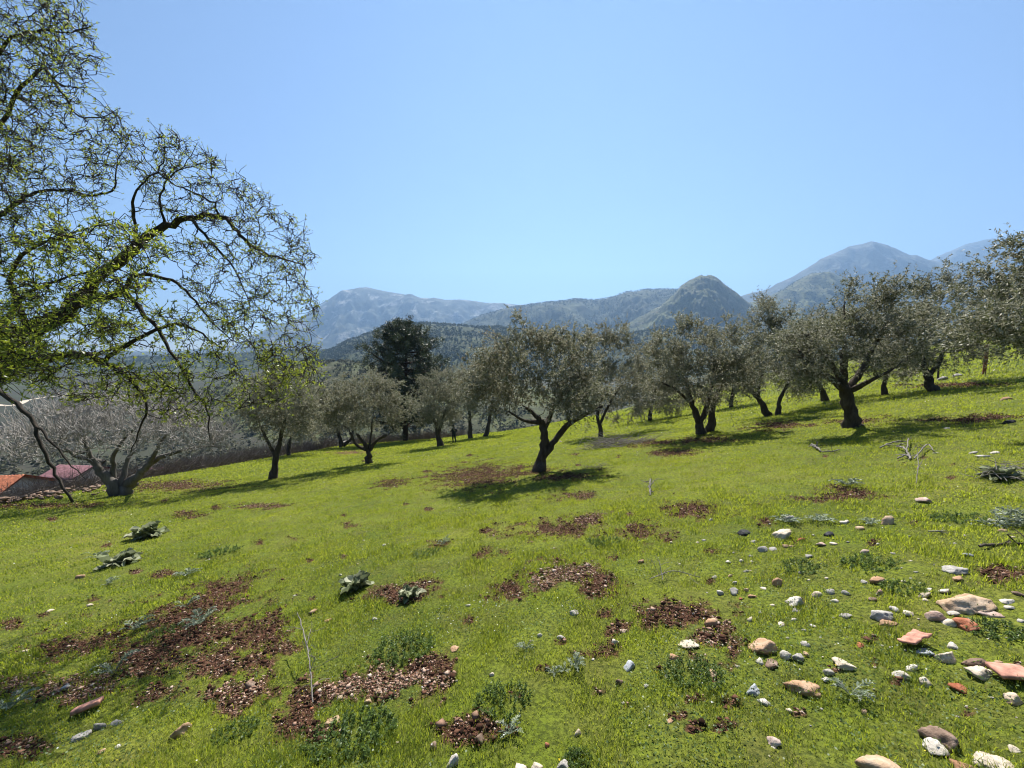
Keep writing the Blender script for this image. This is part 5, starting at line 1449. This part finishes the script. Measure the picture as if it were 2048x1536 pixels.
M['window_glass'] = plain_mat("window_glass", (0.03, 0.035, 0.045), .15, .2, 3)
house(-62, 955, 27, 6.4, 3.6, .9, 2.6, .12, M['roof_orange'], "house with a bright orange tiled roof below the bare tree")
house(152, 932, 38, 3.4, 3.0, .6, 2.4, -.1, M['roof_mauve'], "low house with a mauve roof behind the bare tree's trunk")
house(322, 936, 48, 3.8, 3.0, .6, 2.4, .05, M['roof_mauve'], "farther mauve roofed house glimpsed under the bare tree's long limb")

def rubble():
    g = np.random.default_rng(840); mb = MB()
    for _ in range(170):
        px, py = g.uniform(-60, 235), g.uniform(962, 1000)
        if py > 1004 - px * .1: continue
        G = ground_at(px, min(py + 12, 1003)); w = g.uniform(.08, .30)
        V, F = rock_mesh(g, 2, w, w * g.uniform(.6, 1), w * g.uniform(.4, .7))
        G = G + np.array([g.normal(0, .3), abs(g.normal(0, .6)), 0]); G[2] = float(hs(G[0], G[1])) + w * .2 + g.uniform(0, .18)
        mb.add(V + G, None, F, g.random())
    tag(mb.build("rubble", STONE['brown']), "tumbled grey stone rubble along the downhill edge under the bare tree", "rubble", kind="stuff")
rubble()

# ---------------------------------------------------------------- dirt road in the valley
def road():
    pts = [(-60, 806), (20, 812), (60, 800), (110, 793), (180, 791), (300, 794), (420, 786), (520, 770)]
    C = []
    for p in pts:
        a, b = ray(*p); Y = np.linspace(40, 1200, 6000); d = CAMZ + b * Y - hs(a * Y, Y); i = int(np.argmax(d < 0)); C.append([a * Y[i], Y[i]])
    C3 = np.array([[c[0], c[1], 0] for c in C]); Q, r = smooth_path(C3, np.full(len(C3), 4.0), 14)
    T = unit(np.gradient(Q, axis=0)); S = np.stack([-T[:, 1], T[:, 0], 0 * T[:, 0]], -1)
    V = []
    for k in (-1, -.4, .4, 1):
        P = Q + S * k * r[:, None] * .8; P[:, 2] = hs(P[:, 0], P[:, 1]) + .35; V.append(P)
    V = np.stack(V, 1); n, m = V.shape[:2]
    i = np.arange(n - 1)[:, None] * m; j = np.arange(m - 1)[None, :]
    mb = MB(); mb.add(V.reshape(-1, 3), np.stack([i + j, i + j + 1, i + m + j + 1, i + m + j], -1).reshape(-1, 4))
    tag(mb.build("dirt_road", plain_mat("road_dirt", (0.42, 0.36, 0.28), .95, .15, .2)), kind="structure")
road()

# ---------------------------------------------------------------- the person among the far olive trees
def person():
    B = ground_at(908, 886); Y = B[1]; H = 38.5 * Y / FPX; k = H / 1.75
    root = empty("person", B, "person in dark clothes and backpack standing by an olive trunk, holding something white", "person")
    yaw = R(60)                                            # faces downhill to the picture's left, seen half from behind
    def skin(name, pts, edges, mat, sub=2):
        me = bpy.data.meshes.new(name); me.from_pydata([p[:3] for p in pts], edges, [])
        o = bpy.data.objects.new(name, me); COL.objects.link(o); o.parent = root
        md = o.modifiers.new("skin", 'SKIN'); md.use_smooth_shade = True
        for v, p in zip(me.skin_vertices[0].data, pts):
            r = p[3]; f = 1.25 if r > .02 else 1.0; v.radius = (r * f, (p[4] if len(p) > 4 else r) * f)
        me.skin_vertices[0].data[0].use_root = True
        sd = o.modifiers.new("sub", 'SUBSURF'); sd.levels = sub; sd.render_levels = sub
        me.materials.append(mat); return o
    # x = forward, y = left, z = up, in metres for a height of 1.75
    P = [(0, 0, .95, .135, .16), (0.0, 0, 1.12, .12, .15), (.02, 0, 1.33, .13, .18), (.02, 0, 1.46, .07, .09), (.05, 0, 1.53, .052), (.08, 0, 1.60, .085, .075), (.085, 0, 1.69, .07, .065),
         (0, .10, .88, .095), (.06, .10, .50, .062), (.02, .10, .10, .042), (.14, .11, .04, .035),
         (0, -.10, .88, .095), (-.05, -.11, .50, .062), (-.14, -.11, .10, .042), (-.02, -.12, .04, .035),
         (.02, .19, 1.40, .055), (.10, .23, 1.14, .043), (.33, .17, 1.08, .033), (.40, .15, 1.08, .026),
         (.02, -.19, 1.40, .055), (.06, -.24, 1.13, .043), (.24, -.20, .98, .033), (.30, -.19, .96, .026)]
    E = [(0, 1), (1, 2), (2, 3), (3, 4), (4, 5), (5, 6), (0, 7), (7, 8), (8, 9), (9, 10), (0, 11), (11, 12), (12, 13), (13, 14), (2, 15), (15, 16), (16, 17), (17, 18), (2, 19), (19, 20), (20, 21), (21, 22)]
    for hand, sgn in ((18, 1), (22, -1)):                  # five fingers on each hand
        hx, hy, hz = P[hand][:3]
        for f, dy in enumerate((-.03, -.012, .006, .024)):
            P.append((hx + .05, hy + dy, hz - .005, .010)); P.append((hx + .085 + .01 * (f % 2), hy + dy, hz - .03, .008))
            E += [(hand, len(P) - 2), (len(P) - 2, len(P) - 1)]
        P.append((hx + .03, hy - .045 * sgn, hz + .01, .010)); E.append((hand, len(P) - 1))
    dark = plain_mat("dark_clothes", (0.012, 0.014, 0.022), .9, .2, 20)
    body = skin("body", P, E, dark)
    skinm = plain_mat("skin_tone", (0.30, 0.17, 0.11), .6, .1, 20)
    head = skin("face", [(.10, 0, 1.60, .075, .07), (.11, 0, 1.66, .07, .066), (.165, 0, 1.62, .016)], [(0, 1), (0, 2)], skinm)
    hair = skin("hair", [(.06, 0, 1.63, .088, .082), (.075, 0, 1.71, .078, .074), (.03, 0, 1.57, .06)], [(0, 1), (0, 2)], plain_mat("hair_dark", (0.012, 0.010, 0.009), .6, .2, 20))
    bp = skin("backpack", [(-.17, 0, 1.05, .11, .15), (-.19, 0, 1.22, .125, .165), (-.16, 0, 1.40, .09, .13)], [(0, 1), (1, 2)], plain_mat("backpack_cloth", (0.02, 0.022, 0.03), .85, .2, 20))
    root.rotation_euler = (0, 0, math.pi - R(25)); root.scale = (k, k, k)
    W = B + np.array([-.42, -.12, 1.06]) * k
    g = np.random.default_rng(850); mb = MB()
    nx = 7; u, v = np.meshgrid(np.linspace(-.5, .5, nx), np.linspace(-.5, .5, nx))
    Pp = np.stack([u * .34, .05 * np.sin(u * 7 + v * 3), v * .16 + .05 * u + .03 * np.sin(u * 6)], -1).reshape(-1, 3); Pq = Pp + [0, .006, 0]
    i = np.arange(nx - 1)[:, None] * nx; j = np.arange(nx - 1)[None, :]
    Q = np.stack([i + j, i + j + 1, i + nx + j + 1, i + nx + j], -1).reshape(-1, 4)
    mb.add(np.vstack([Pp, Pq]) + W, np.vstack([Q, Q[:, ::-1] + len(Pp)]))
    tag(mb.build("plastic_bag", plain_mat("white_plastic", (0.7, 0.7, 0.68), .5, .08, 20), origin=W), "white crumpled bag held out by the person in dark clothes", "bag")
person()
